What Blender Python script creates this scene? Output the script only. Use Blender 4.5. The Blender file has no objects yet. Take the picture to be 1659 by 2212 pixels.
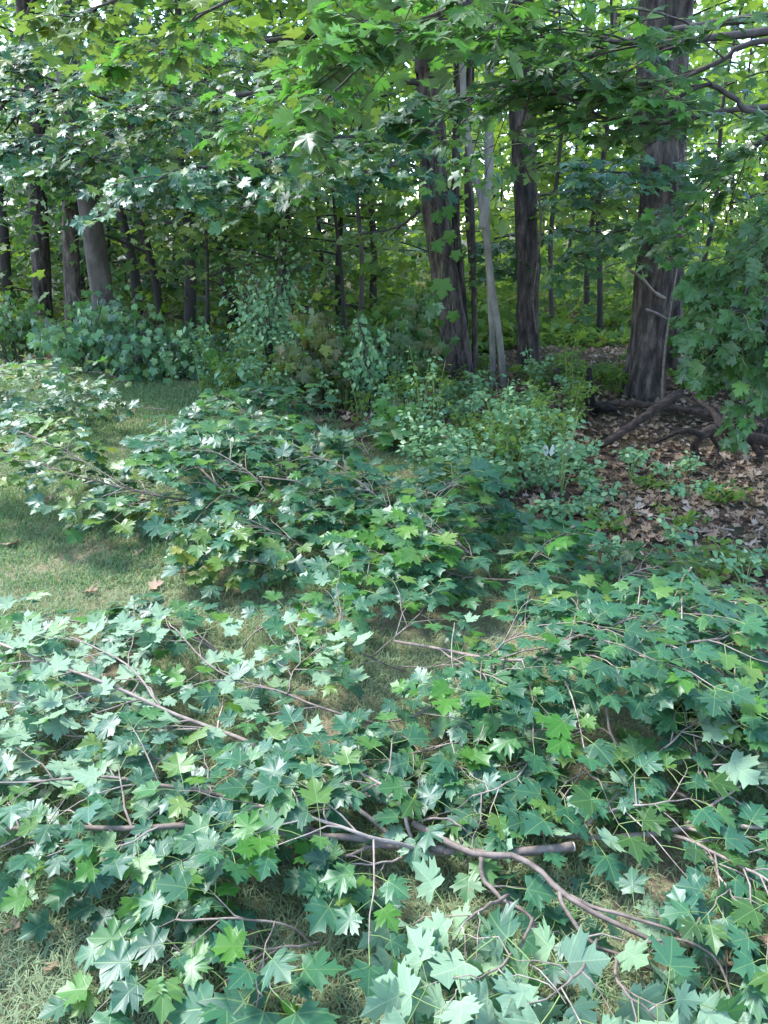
import bpy, math, random
import numpy as np
from mathutils import Vector, Matrix, noise

# ------------------------------------------------------------------ camera, sky, sun, exposure
scene = bpy.context.scene
COL = scene.collection
PITCH = math.radians(20.4); CAMZ = 1.6; PW, PH, PF = 1659.0, 2212.0, 1628.0
cam_d = bpy.data.cameras.new('camera'); cam = bpy.data.objects.new('camera', cam_d); COL.objects.link(cam)
cam.location = (0, 0, CAMZ); cam.rotation_euler = (math.pi/2 - PITCH, 0, 0)
cam_d.sensor_fit = 'HORIZONTAL'; cam_d.sensor_width = 36; cam_d.lens = 36*PF/PW
cam_d.clip_start = 0.02; cam_d.clip_end = 2000
scene.camera = cam
SUN_EL, SUN_AZ = math.radians(55), math.radians(-62)      # azimuth from +Y towards +X
world = bpy.data.worlds.new('World'); scene.world = world; world.use_nodes = True
wn = world.node_tree
sky = wn.nodes.new('ShaderNodeTexSky'); sky.sky_type = 'NISHITA'; sky.sun_disc = False
sky.sun_elevation = SUN_EL; sky.sun_rotation = SUN_AZ; sky.air_density = 1.0; sky.dust_density = .7; sky.ozone_density = 2.2
bg = wn.nodes['Background']; bg.inputs['Strength'].default_value = 0.15
wn.links.new(sky.outputs[0], bg.inputs[0])
sun_d = bpy.data.lights.new('sun', 'SUN'); sun_d.energy = 1.5; sun_d.angle = math.radians(11); sun_d.color = (.97, .985, 1)
sun = bpy.data.objects.new('sun', sun_d); COL.objects.link(sun)
sd = Vector((math.sin(SUN_AZ)*math.cos(SUN_EL), math.cos(SUN_AZ)*math.cos(SUN_EL), math.sin(SUN_EL)))
sun.rotation_euler = sd.to_track_quat('Z', 'Y').to_euler(); sun.location = sd*40
vs = scene.view_settings
vs.view_transform = 'Standard'; vs.look = 'None'; vs.gamma = 1.0; vs.use_curve_mapping = False
vs.exposure = 2.85
scene.render.engine = 'CYCLES'
scene.cycles.max_bounces = 6; scene.cycles.transmission_bounces = 4; scene.cycles.diffuse_bounces = 4

# ------------------------------------------------------------------ helpers
CP, SP = math.cos(PITCH), math.sin(PITCH)
def sm(t):
    t = min(max(t, 0), 1); return t*t*(3-2*t)
def gz(x, y):
    r = min(max((y - 7.0)/9.0, 0), 1); r = r*r*(3-2*r)
    return 0.022*math.sin(x*1.7+.6)*math.sin(y*1.3) + 0.012*math.sin(x*4.1+y*3.3) + .12*r + .2*sm((y-4.6)/3.5)*sm((x-.5)/1.6)
def ray(px, py):
    cx = (px-PW/2)/PF; cy = (PH/2-py)/PF
    return Vector((cx, CP + cy*SP, -SP + cy*CP))
def G(px, py, h=0.0):                     # the point h above the ground on that line of sight
    d = ray(px, py); z = h; p = None
    for _ in range(4):
        t = (z-CAMZ)/d.z; p = Vector((d.x*t, d.y*t, z)); z = gz(p.x, p.y)+h
    return p
def D(px, py, dist):                      # at a known distance along the ground (tree beside its base)
    d = ray(px, py); t = dist/d.y
    return Vector((d.x*t, dist, CAMZ + d.z*t))
def unit(v):
    v = np.asarray(v, float); return v/np.maximum(np.linalg.norm(v, axis=-1, keepdims=True), 1e-9)

class MB:
    def __init__(s): s.v, s.f, s.uv, s.m, s.t, s.n = [], [], [], [], [], 0
    def add(s, v, f, uv=None, m=0, t=.5):
        v = np.asarray(v, np.float32).reshape(-1, 3); f = np.asarray(f, np.int32).reshape(-1, 3)
        s.v.append(v); s.f.append(f+s.n); s.n += len(v)
        s.uv.append(np.zeros((len(v), 2), np.float32) if uv is None else np.asarray(uv, np.float32))
        s.m.append(np.broadcast_to(np.asarray(m, np.int32), (len(f),))); s.t.append(np.broadcast_to(np.asarray(t, np.float32), (len(f),)))
    def mesh(s, name, mats, smooth=True, tint=True):
        me = bpy.data.meshes.new(name)
        v = np.concatenate(s.v); f = np.concatenate(s.f); uv = np.concatenate(s.uv)
        me.vertices.add(len(v)); me.vertices.foreach_set('co', v.ravel())
        me.loops.add(len(f)*3); me.loops.foreach_set('vertex_index', f.ravel())
        me.polygons.add(len(f)); me.polygons.foreach_set('loop_start', np.arange(0, len(f)*3, 3, dtype=np.int32))
        me.polygons.foreach_set('material_index', np.concatenate(s.m).astype(np.int32))
        me.polygons.foreach_set('use_smooth', np.full(len(f), smooth))
        me.uv_layers.new(name='UVMap').data.foreach_set('uv', uv[f.ravel()].ravel())
        if tint:
            me.attributes.new('tint', 'FLOAT', 'FACE').data.foreach_set('value', np.concatenate(s.t).astype(np.float32))
        for m in (mats if isinstance(mats, (list, tuple)) else [mats]): me.materials.append(m)
        me.update(); me.validate()
        return me

def place(name, me, parent=None, loc=None):
    o = bpy.data.objects.new(name, me); COL.objects.link(o)
    if parent is not None:
        o.parent = parent; o.location = -Vector(parent.location) if loc is None else loc
    elif loc is not None: o.location = loc
    return o
def tag(o, label=None, cat=None, group=None, kind=None):
    if label: o['label'] = label
    if cat: o['category'] = cat
    if group: o['group'] = group
    if kind: o['kind'] = kind
    return o
def thing(name, loc, label, cat, group=None):
    o = bpy.data.objects.new(name, None); COL.objects.link(o); o.location = loc; o.empty_display_size = .1
    return tag(o, label, cat, group)

def catmull(pts, n):
    P = [np.array(p, float) for p in pts]
    P = [2*P[0]-P[1]] + P + [2*P[-1]-P[-2]]
    k = len(P)-3; out = []
    for i in range(n):
        u = i/(n-1)*k; j = min(int(u), k-1); t = u-j
        a, b, c, d = P[j:j+4]
        out.append(.5*((2*b)+(c-a)*t+(2*a-5*b+4*c-d)*t*t+(3*b-a-3*c+d)*t**3))
    return np.array(out)
def tube(mb, pts, rad, sides=6, m=0, t=.5, cap=True, rough=0, seed=0, furrow=None):
    P = np.asarray(pts, float); n = len(P); rad = np.broadcast_to(np.asarray(rad, float), (n,))
    T = unit(np.gradient(P, axis=0)); ref = np.array([0, 0, 1.]) if abs(T[0][2]) < .8 else np.array([1., 0, 0])
    U = ref-T[0]*ref.dot(T[0]); U /= np.linalg.norm(U); vs_, uv = [], []
    ang = np.linspace(0, 2*math.pi, sides, endpoint=False); ln = 0
    for i in range(n):
        U = U-T[i]*U.dot(T[i]); U /= np.linalg.norm(U); V = np.cross(T[i], U)
        if i: ln += np.linalg.norm(P[i]-P[i-1])
        for a in ang:
            r = rad[i]
            if furrow: r *= furrow(a, P[i][2], i)
            elif rough: r *= 1+rough*noise.noise((3*math.cos(a)+seed, 3*math.sin(a), ln/(rad[0]*3)))
            vs_.append(P[i]+r*(math.cos(a)*U+math.sin(a)*V)); uv.append((a/6.2832, ln))
    f = []
    for i in range(n-1):
        for k in range(sides):
            a, b = i*sides+k, i*sides+(k+1) % sides; c, d = a+sides, b+sides
            f += [(a, b, d), (a, d, c)]
    if cap:
        for base, pt, fl in ((0, P[0], 1), ((n-1)*sides, P[-1], 0)):
            ci = len(vs_); vs_.append(pt); uv.append((0, 0))
            for k in range(sides):
                q = (base+k, base+(k+1) % sides); f.append((q[1], q[0], ci) if fl else (q[0], q[1], ci))
    mb.add(vs_, f, uv, m, t)

# ------------------------------------------------------------------ materials
def newmat(name):
    m = bpy.data.materials.new(name); m.use_nodes = True; nt = m.node_tree; nt.nodes.clear()
    return m, nt, nt.nodes.new('ShaderNodeOutputMaterial')
def N(nt, t, **kw):
    n = nt.nodes.new('ShaderNode'+t)
    for k, v in kw.items(): setattr(n, k, v)
    return n
def math_(nt, op, a, b=None, c=None):
    n = N(nt, 'Math', operation=op)
    for i, q in enumerate((a, b, c)):
        if q is None: continue
        if isinstance(q, (int, float)): n.inputs[i].default_value = q
        else: nt.links.new(q, n.inputs[i])
    return n.outputs[0]
def mixc(nt, fac, a, b, mode='MIX'):
    n = N(nt, 'Mix', data_type='RGBA', blend_type=mode)
    for s, q in ((n.inputs[0], fac), (n.inputs[6], a), (n.inputs[7], b)):
        if isinstance(q, (int, float)): s.default_value = q
        elif isinstance(q, tuple): s.default_value = (*q, 1)
        else: nt.links.new(q, s)
    return n.outputs[2]
def ramp(nt, fac, stops):
    n = N(nt, 'ValToRGB'); e = n.color_ramp.elements
    while len(e) < len(stops): e.new(.5)
    for q, (p, c) in zip(e, stops): q.position = p; q.color = (*c, 1)
    nt.links.new(fac, n.inputs[0]); return n.outputs[0]
def noise_(nt, scale, detail=3, vec=None, rough=.55):
    n = N(nt, 'TexNoise'); n.inputs['Scale'].default_value = scale; n.inputs['Detail'].default_value = detail
    n.inputs['Roughness'].default_value = rough
    if vec is not None: nt.links.new(vec, n.inputs['Vector'])
    return n.outputs[0]
def rnd_(nt):
    a = N(nt, 'Attribute', attribute_name='tint'); o = N(nt, 'ObjectInfo')
    return math_(nt, 'FRACT', math_(nt, 'ADD', a.outputs['Fac'], o.outputs['Random']))

def leaf_material(name, stops, under=(.20, .30, .18), trans=(.12, .33, .04), tfac=.24, rough=.41, veins=True, spec=.38, own=True):
    m, nt, out = newmat(name); L = nt.links
    r = rnd_(nt) if own else N(nt, 'Attribute', attribute_name='tint').outputs['Fac']; col = ramp(nt, r, stops)
    uv = N(nt, 'UVMap'); sx = N(nt, 'SeparateXYZ'); L.new(uv.outputs[0], sx.inputs[0])
    geo = N(nt, 'NewGeometry')
    blot = noise_(nt, 7, 3, geo.outputs['Position'])
    col = mixc(nt, math_(nt, 'MULTIPLY', blot, .5), col, mixc(nt, .6, col, (.10, .15, .02)))
    und = mixc(nt, .25, under, col)
    tr = mixc(nt, .35, trans, col)
    bump_h = None
    if veins:
        ax = math_(nt, 'ABSOLUTE', sx.outputs[0]); y = sx.outputs[1]; dist = None
        for a in (0, 57, 107):
            s_, c_ = math.sin(math.radians(a)), math.cos(math.radians(a))
            al = math_(nt, 'ADD', math_(nt, 'MULTIPLY', ax, s_), math_(nt, 'MULTIPLY', y, c_))
            pe = math_(nt, 'ABSOLUTE', math_(nt, 'SUBTRACT', math_(nt, 'MULTIPLY', ax, c_), math_(nt, 'MULTIPLY', y, s_)))
            q = math_(nt, 'ADD', pe, math_(nt, 'MULTIPLY', math_(nt, 'LESS_THAN', al, -.01), 2))
            dist = q if dist is None else math_(nt, 'MINIMUM', dist, q)
        mr = N(nt, 'MapRange'); mr.inputs[1].default_value = .006; mr.inputs[2].default_value = .022
        mr.inputs[3].default_value = 1; mr.inputs[4].default_value = 0; L.new(dist, mr.inputs[0])
        v = mr.outputs[0]
        col = mixc(nt, math_(nt, 'MULTIPLY', v, .4), col, (.17, .25, .08))
        und = mixc(nt, math_(nt, 'MULTIPLY', v, .5), und, (.3, .36, .2))
        wv = math_(nt, 'SINE', math_(nt, 'MULTIPLY', math_(nt, 'ADD', math_(nt, 'MULTIPLY', y, 1.0), math_(nt, 'MULTIPLY', ax, -.8)), 55))
        bump_h = math_(nt, 'ADD', math_(nt, 'MULTIPLY', v, -1.0), math_(nt, 'MULTIPLY', wv, .05))
        sp = N(nt, 'MapRange'); sp.inputs[1].default_value = .70; sp.inputs[2].default_value = .76; L.new(noise_(nt, 55, 2, geo.outputs['Position']), sp.inputs[0])
        col = mixc(nt, math_(nt, 'MULTIPLY', sp.outputs[0], .8), col, (.10, .055, .02))
        w2 = N(nt, 'MapRange'); w2.inputs[1].default_value = .86; w2.inputs[2].default_value = 1; L.new(wv, w2.inputs[0])
        col = mixc(nt, math_(nt, 'MULTIPLY', w2.outputs[0], .22), col, (.12, .19, .06)); und = mixc(nt, math_(nt, 'MULTIPLY', w2.outputs[0], .25), und, (.34, .42, .26))
    face = mixc(nt, geo.outputs['Backfacing'], col, und)
    p = N(nt, 'BsdfPrincipled'); L.new(face, p.inputs['Base Color'])
    p.inputs['Specular IOR Level'].default_value = spec
    L.new(math_(nt, 'ADD', rough, math_(nt, 'MULTIPLY', geo.outputs['Backfacing'], .3)), p.inputs['Roughness'])
    if bump_h is not None:
        b = N(nt, 'Bump'); b.inputs['Strength'].default_value = .15; b.inputs['Distance'].default_value = .003
        L.new(bump_h, b.inputs['Height']); L.new(b.outputs[0], p.inputs['Normal'])
    t = N(nt, 'BsdfTranslucent'); L.new(tr, t.inputs[0])
    mx = N(nt, 'MixShader'); mx.inputs[0].default_value = tfac
    L.new(p.outputs[0], mx.inputs[1]); L.new(t.outputs[0], mx.inputs[2]); L.new(mx.outputs[0], out.inputs[0])
    return m
def simple(name, stops, rough=.8, scale=20, spec=.3, stretch=(1, 1, 1), bump=.3, dist=.01, rnd=.5):
    m, nt, out = newmat(name); L = nt.links
    tc = N(nt, 'TexCoord'); mp = N(nt, 'Mapping'); mp.inputs['Scale'].default_value = stretch
    L.new(tc.outputs['Object'], mp.inputs[0])
    n = noise_(nt, scale, 6, mp.outputs[0], .65)
    fac = math_(nt, 'ADD', math_(nt, 'MULTIPLY', math_(nt, 'SUBTRACT', n, .5), 1.6), math_(nt, 'ADD', .5-rnd/2, math_(nt, 'MULTIPLY', rnd_(nt), rnd)))
    c = ramp(nt, fac, stops)
    p = N(nt, 'BsdfPrincipled'); L.new(c, p.inputs['Base Color']); p.inputs['Roughness'].default_value = rough
    p.inputs['Specular IOR Level'].default_value = spec
    if bump:
        b = N(nt, 'Bump'); b.inputs['Strength'].default_value = bump; b.inputs['Distance'].default_value = dist
        L.new(n, b.inputs['Height']); L.new(b.outputs[0], p.inputs['Normal'])
    L.new(p.outputs[0], out.inputs[0]); return m

M = {}
M['maple'] = leaf_material('maple_leaf', [(0, (.006, .046, .034)), (.45, (.011, .074, .050)), (.75, (.017, .094, .048)), (.92, (.04, .12, .03)), (1, (.10, .16, .03))])
M['yellow'] = leaf_material('yellowgreen_maple_leaf', [(0, (.04, .10, .02)), (.5, (.07, .14, .02)), (.85, (.11, .17, .02)), (1, (.18, .18, .03))], trans=(.19, .29, .03), tfac=.36)
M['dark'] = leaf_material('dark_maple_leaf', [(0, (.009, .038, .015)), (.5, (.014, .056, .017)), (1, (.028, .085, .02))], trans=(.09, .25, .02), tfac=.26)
M['bronze'] = leaf_material('bronze_maple_leaf', [(0, (.04, .045, .02)), (.6, (.065, .075, .02)), (1, (.10, .07, .03))], trans=(.16, .17, .03), tfac=.25)
M['fresh'] = leaf_material('fresh_green_leaf', [(0, (.03, .14, .02)), (.6, (.05, .17, .025)), (1, (.09, .20, .03))], trans=(.12, .34, .03), tfac=.4)
M['forest'] = leaf_material('forest_leaf', [(0, (.035, .095, .02)), (.45, (.065, .14, .025)), (.8, (.10, .17, .022)), (1, (.17, .2, .03))], trans=(.26, .40, .03), tfac=.5, veins=False, spec=.25, rough=.5)
M['under'] = leaf_material('undergrowth_leaf', [(0, (.07, .18, .09)), (.6, (.12, .26, .12)), (1, (.2, .31, .13))], trans=(.2, .4, .08), veins=False)
M['dry'] = leaf_material('dry_leaf', [(0, (.10, .045, .034)), (.4, (.19, .10, .075)), (.8, (.29, .18, .14)), (1, (.42, .31, .26))], under=(.3, .2, .15), trans=(.2, .1, .05), tfac=.12, rough=.7, spec=.2)
M['white'] = leaf_material('bleached_leaf', [(0, (.62, .63, .56)), (1, (.72, .72, .66))], under=(.7, .7, .65), trans=(.5, .5, .4), tfac=.2, rough=.7, veins=False)
M['petiole'] = simple('petiole', [(0, (.09, .15, .04)), (1, (.18, .23, .07))], .5, 30, bump=0)
M['twig'] = simple('twig_bark', [(0, (.07, .052, .04)), (.5, (.18, .138, .11)), (1, (.34, .275, .225))], .75, 30, stretch=(1, 1, 1), bump=.4, dist=.003)
M['darktwig'] = simple('dark_bough_bark', [(0, (.025, .02, .018)), (.6, (.06, .05, .045)), (1, (.11, .095, .085))], .85, 25, bump=.5, dist=.005)
M['bark'] = simple('furrowed_bark', [(.25, (.010, .008, .007)), (.5, (.045, .034, .028)), (.8, (.13, .10, .085))], .9, 17, stretch=(1, 1, .28), bump=1.0, dist=.03, rnd=.2)
M['greybark'] = simple('smooth_grey_bark', [(0, (.02, .017, .015)), (.5, (.055, .046, .04)), (1, (.11, .095, .082))], .85, 9, stretch=(1, 1, .5), bump=.4, dist=.01, rnd=.2)
M['farbark'] = simple('far_bark', [(0, (.015, .013, .012)), (1, (.06, .05, .045))], .9, 8, stretch=(1, 1, .2), bump=.4, rnd=.4)
M['palebark'] = simple('pale_sapling_bark', [(0, (.07, .06, .05)), (.5, (.17, .15, .125)), (1, (.30, .27, .23))], .85, 9, stretch=(1, 1, .5), bump=.4, dist=.01, rnd=.2)
M['rot'] = simple('rotten_wood', [(.2, (.008, .006, .005)), (.5, (.026, .017, .013)), (1, (.085, .058, .045))], .95, 22, stretch=(1, 1, 1), bump=.9, dist=.02)
M['cut'] = simple('cut_wood', [(0, (.35, .26, .19)), (1, (.52, .42, .32))], .8, 30, bump=.1)
M['grass'] = leaf_material('grass_blade', [(0, (.07, .16, .055)), (.4, (.12, .23, .085)), (.62, (.19, .29, .13)), (.72, (.33, .29, .16)), (1, (.54, .45, .32))], under=(.12, .2, .09), trans=(.2, .33, .07), tfac=.3, rough=.5, veins=False, own=False)

def ground_material(name, stops, stops2):
    m, nt, out = newmat(name); L = nt.links
    geo = N(nt, 'NewGeometry'); pos = geo.outputs['Position']
    a = noise_(nt, 22, 6, pos, .7); b = noise_(nt, 1.6, 4, pos)
    c1 = ramp(nt, a, stops); c2 = ramp(nt, a, stops2)
    w = N(nt, 'MapRange'); w.inputs[1].default_value = .42; w.inputs[2].default_value = .6; L.new(b, w.inputs[0])
    c = mixc(nt, w.outputs[0], c1, c2)
    p = N(nt, 'BsdfPrincipled'); L.new(c, p.inputs['Base Color']); p.inputs['Roughness'].default_value = .95
    p.inputs['Specular IOR Level'].default_value = .1
    bp = N(nt, 'Bump'); bp.inputs['Strength'].default_value = .8; bp.inputs['Distance'].default_value = .03
    L.new(a, bp.inputs['Height']); L.new(bp.outputs[0], p.inputs['Normal']); L.new(p.outputs[0], out.inputs[0])
    return m
M['lawn'] = ground_material('lawn_soil', [(.25, (.07, .07, .035)), (.5, (.14, .135, .065)), (.75, (.22, .19, .11))], [(.25, (.10, .085, .05)), (.5, (.18, .14, .09)), (.75, (.27, .21, .14))])
M['floor'] = ground_material('forest_soil', [(.25, (.03, .022, .018)), (.5, (.075, .05, .038)), (.75, (.15, .10, .075))], [(.25, (.02, .025, .012)), (.5, (.05, .045, .025)), (.75, (.10, .075, .05))])

# ------------------------------------------------------------------ ground: lawn and forest floor, one sheet cut in two
edge_px = [(2100, 2100), (1800, 1750), (1620, 1540), (1300, 1290), (1060, 1080), (760, 945), (570, 850), (300, 800)]
ep = sorted([(G(*p).y, G(*p).x) for p in edge_px])
EY, EX = [a for a, b in ep], [b for a, b in ep]
def on_lawn(x, y):
    if y < EY[0]: return x < EX[0] + 1.5
    if y > EY[-1]: return x < EX[-1]-.3 and y < EY[-1]+.9 + .2*math.sin(x*2)
    return x < np.interp(y, EY, EX) + .12*math.sin(y*5)
gx = np.concatenate([[-300, -160, -80, -40, -20], np.arange(-12, 12.01, .3), [20, 40, 80, 160, 300]])
gy = np.concatenate([[-200, -80, -30, -10], np.arange(-4, 16.01, .3), [18, 21, 25, 32, 45, 70, 120, 220, 400]])
vv = np.array([(x, y, gz(x, y)) for y in gy for x in gx]); nx = len(gx)
lawn_f, floor_f = [], []
for j in range(len(gy)-1):
    for i in range(nx-1):
        a = j*nx+i; cx, cy = (gx[i]+gx[i+1])/2, (gy[j]+gy[j+1])/2
        (lawn_f if on_lawn(cx, cy) else floor_f).extend([(a, a+1, a+nx+1), (a, a+nx+1, a+nx)])
for nm, ff, mt in (('lawn', lawn_f, M['lawn']), ('forest_floor', floor_f, M['floor'])):
    mb = MB(); used = np.unique(np.array(ff)); mp_ = np.full(len(vv), -1); mp_[used] = np.arange(len(used))
    mb.add(vv[used], mp_[np.array(ff)]); tag(place(nm, mb.mesh(nm, mt)), kind='structure')

# ------------------------------------------------------------------ leaf shapes
HALF = [(.10, -.06), (.25, -.07), (.44, -.10), (.40, .02), (.49, .08), (.37, .15), (.56, .22), (.50, .31), (.72, .46), (.52, .48),
        (.53, .61), (.37, .54), (.22, .48), (.26, .62), (.36, .75), (.19, .76), (.12, .87)]
HALF_MID = [(.22, -.09), (.42, -.12), (.38, .15), (.71, .46), (.23, .49), (.34, .74), (.14, .78)]
HALF_LOW = [(.42, -.10), (.36, .13), (.66, .45), (.24, .49), (.27, .73)]
def outline(half): return np.array([(0, 0)] + half + [(0, 1.02)] + [(-x, y) for x, y in half[::-1]])
def leaf_geo(half, seed, cup=.12, droop=.25, jitter=.018, petiole=True, bite=0):
    r = np.random.RandomState(seed); o = outline(half); o[1:] += r.normal(0, jitter, (len(o)-1, 2)); n = len(o)
    for k in range(bite):                                  # torn or eaten margin
        b_ = r.randint(3, n-3); o[b_:b_+2] = (0, .3)+(o[b_:b_+2]-(0, .3))*r.uniform(.45, .7)
    xy = np.vstack([[(0, .30)], o]); x, y = xy[:, 0], xy[:, 1]
    ang = np.arctan2(np.abs(x), y+1e-6); rr = np.hypot(x, y)
    near = np.min([np.abs(ang-a) for a in (0, .99, 1.87)], axis=0)
    s_ph = r.uniform(0, 6)
    z = .7*cup*np.minimum(near, .5)*rr*1.3 - droop*np.maximum(rr-.25, 0)**2 + .10*np.abs(x)*r.uniform(-1, 1.4) + r.uniform(-.3, .3)*x*y + r.uniform(-.25, .3)*x*x + r.uniform(-.04, .04)*np.sin(x*5+s_ph) + r.normal(0, .010, n+1)
    z[1] = 0
    v = np.column_stack([x, y, z]); f = [(0, 1+i, 1+(i+1) % n) for i in range(n)]
    m = [0]*len(f); uv = xy.copy()
    pe = None
    if petiole:
        L = r.uniform(.55, .95); w = .017; k = len(v); rows = []
        for s in (0, .5, 1):
            c = np.array([.06*math.sin(s*3)*r.uniform(-1, 1), -L*s, -.16*L*s*s]); rows += [c+(w, 0, 0), c+(-w*.5, 0, w), c+(-w*.5, 0, -w)]
            pe = c
        v = np.vstack([v, rows]); uv = np.vstack([uv, np.zeros((9, 2))])
        for s in (0, 1):
            for q in range(3):
                a, b = k+s*3+q, k+s*3+(q+1) % 3
                f += [(a, b, b+3), (a, b+3, a+3)]; m += [1, 1]
    else: pe = np.zeros(3)
    return v, np.array(f), uv, np.array(m), pe
LEAF = [leaf_geo(HALF, s, cup=c, droop=d, jitter=jt) for s, c, d, jt in ((1, .10, .18, .02), (2, .16, .30, .02), (3, .05, .5, .025), (4, .15, .22, .02), (5, .12, .7, .03), (6, .08, .08, .02), (7, .16, .12, .03), (8, .1, -.25, .03), (9, .12, .85, .035), (10, .06, .25, .04))]+[leaf_geo(HALF, 14, .12, .35, .03, bite=2), leaf_geo(HALF, 15, .2, .15, .03, bite=1), leaf_geo(HALF, 16, .14, 1.1, .03, bite=1)]
MID = [(.22, -.09), (.42, -.12), (.38, .15), (.71, .46), (.23, .49), (.34, .74), (.14, .78)]
HALF_LOW = [(.42, -.10), (.36, .13), (.66, .45), (.24, .49), (.27, .73)]
def outline(half): return np.array([(0, 0)] + half + [(0, 1.02)] + [(-x, y) for x, y in half[::-1]])
def leaf_geo(half, seed, cup=.12, droop=.25, jitter=.018, petiole=True, bite=0):
    r = np.random.RandomState(seed); o = outline(half); o[1:] += r.normal(0, jitter, (len(o)-1, 2)); n = len(o)
    for k in range(bite):                                  # torn or eaten margin
        b_ = r.randint(3, n-3); o[b_:b_+2] = (0, .3)+(o[b_:b_+2]-(0, .3))*r.uniform(.45, .7)
    xy = np.vstack([[(0, .30)], o]); x, y = xy[:, 0], xy[:, 1]
    ang = np.arctan2(np.abs(x), y+1e-6); rr = np.hypot(x, y)
    near = np.min([np.abs(ang-a) for a in (0, .99, 1.87)], axis=0)
    s_ph = r.uniform(0, 6)
    z = .7*cup*np.minimum(near, .5)*rr*1.3 - droop*np.maximum(rr-.25, 0)**2 + .10*np.abs(x)*r.uniform(-1, 1.4) + r.uniform(-.3, .3)*x*y + r.uniform(-.25, .3)*x*x + r.uniform(-.04, .04)*np.sin(x*5+s_ph) + r.normal(0, .010, n+1)
    z[1] = 0
    v = np.column_stack([x, y, z]); f = [(0, 1+i, 1+(i+1) % n) for i in range(n)]
    m = [0]*len(f); uv = xy.copy()
    pe = None
    if petiole:
        L = r.uniform(.55, .95); w = .017; k = len(v); rows = []
        for s in (0, .5, 1):
            c = np.array([.06*math.sin(s*3)*r.uniform(-1, 1), -L*s, -.16*L*s*s]); rows += [c+(w, 0, 0), c+(-w*.5, 0, w), c+(-w*.5, 0, -w)]
            pe = c
        v = np.vstack([v, rows]); uv = np.vstack([uv, np.zeros((9, 2))])
        for s in (0, 1):
            for q in range(3):
                a, b = k+s*3+q, k+s*3+(q+1) % 3
                f += [(a, b, b+3), (a, b+3, a+3)]; m += [1, 1]
    else: pe = np.zeros(3)
    return v, np.array(f), uv, np.array(m), pe
LEAF = [leaf_geo(HALF, s, cup=c, droop=d) for s, c, d in ((1, .10, .18), (2, .16, .30), (3, .05, .45), (4, .20, .22), (5, .12, .60), (6, .08, .10))]
MID = [leaf_geo(HALF_MID, s, droop=d, petiole=False) for s, d in ((11, .2), (12, .4), (13, .3))]
LOW = [leaf_geo(HALF_LOW, s, droop=d, petiole=False, jitter=.05) for s, d in ((21, .2), (22, .4), (23, .3))]
def oval_geo(seed, w=.28):
    r = np.random.RandomState(seed); y = [0, .25, .6, 1]; hw = [0, w, w*.85, 0]
    v = [(0, 0, 0), (w, .3, .06), (w*.8, .65, .03), (0, 1, -.12), (-w*.8, .65, .03), (-w, .3, .06), (0, .45, -.02)]
    v = np.array(v)+r.normal(0, .02, (7, 3)); f = [(6, i, (i+1) % 6) for i in range(6)]
    return v, np.array(f), v[:, :2].copy(), np.zeros(6, int), np.zeros(3)
OVAL = [oval_geo(s, w) for s, w in ((31, .3), (32, .36), (33, .25))]
def curl_geo(seed):
    r = np.random.RandomState(seed); v, f, uv, m, pe = leaf_geo(HALF_MID, seed, cup=.5, droop=-.5, jitter=.05, petiole=False)
    v[:, 2] += .5*v[:, 0]**2*r.uniform(.2, 1.6)+.25*r.uniform(-1, 1)*v[:, 0]*v[:, 1]; return v, f, uv, m, pe
DRYG = [curl_geo(s) for s in (41, 42, 43, 44)]
_cache = {}
def leaf_mesh(lib, k, mat):
    key = (id(lib), k, mat)
    if key not in _cache:
        v, f, uv, m, _ = lib[k]; mb = MB(); mb.add(v, f, uv, m); _cache[key] = mb.mesh('leaf', [M[mat], M['petiole']], tint=False)
    return _cache[key]
def frames(n, d):                       # rotation matrices with y = d, z ~ n
    d = unit(d); x = unit(np.cross(d, n)); z = np.cross(x, d)
    return np.stack([x, d, z], axis=-1)
def in_view(p):
    p = np.asarray(p); rel = p-np.array([0, 0, CAMZ]); dep = rel[:, 1]*CP-rel[:, 2]*SP; up = rel[:, 1]*SP+rel[:, 2]*CP
    dd = np.maximum(dep, .01)
    return (dep > .1) & (np.abs(rel[:, 0]/dd) < PW/2/PF*1.03) & (np.abs(up/dd) < PH/2/PF*1.03)
def cloud(mb, lib, P, R, S, rs, tint=None):
    P, R, S = np.asarray(P), np.asarray(R), np.asarray(S); k = rs.randint(0, len(lib), len(P))
    tint = rs.rand(len(P)) if tint is None else tint
    for q in range(len(lib)):
        ix = np.where(k == q)[0]
        if not len(ix): continue
        v, f, uv, m, _ = lib[q]; nv = len(v)
        V = np.einsum('nij,vj->nvi', R[ix], v)*S[ix][:, None, None]+P[ix][:, None, :]
        F = f[None]+(np.arange(len(ix))*nv)[:, None, None]
        mb.add(V.reshape(-1, 3), F.reshape(-1, 3), np.tile(uv, (len(ix), 1)), np.tile(m, len(ix)), np.repeat(tint[ix], len(f)))

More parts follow.
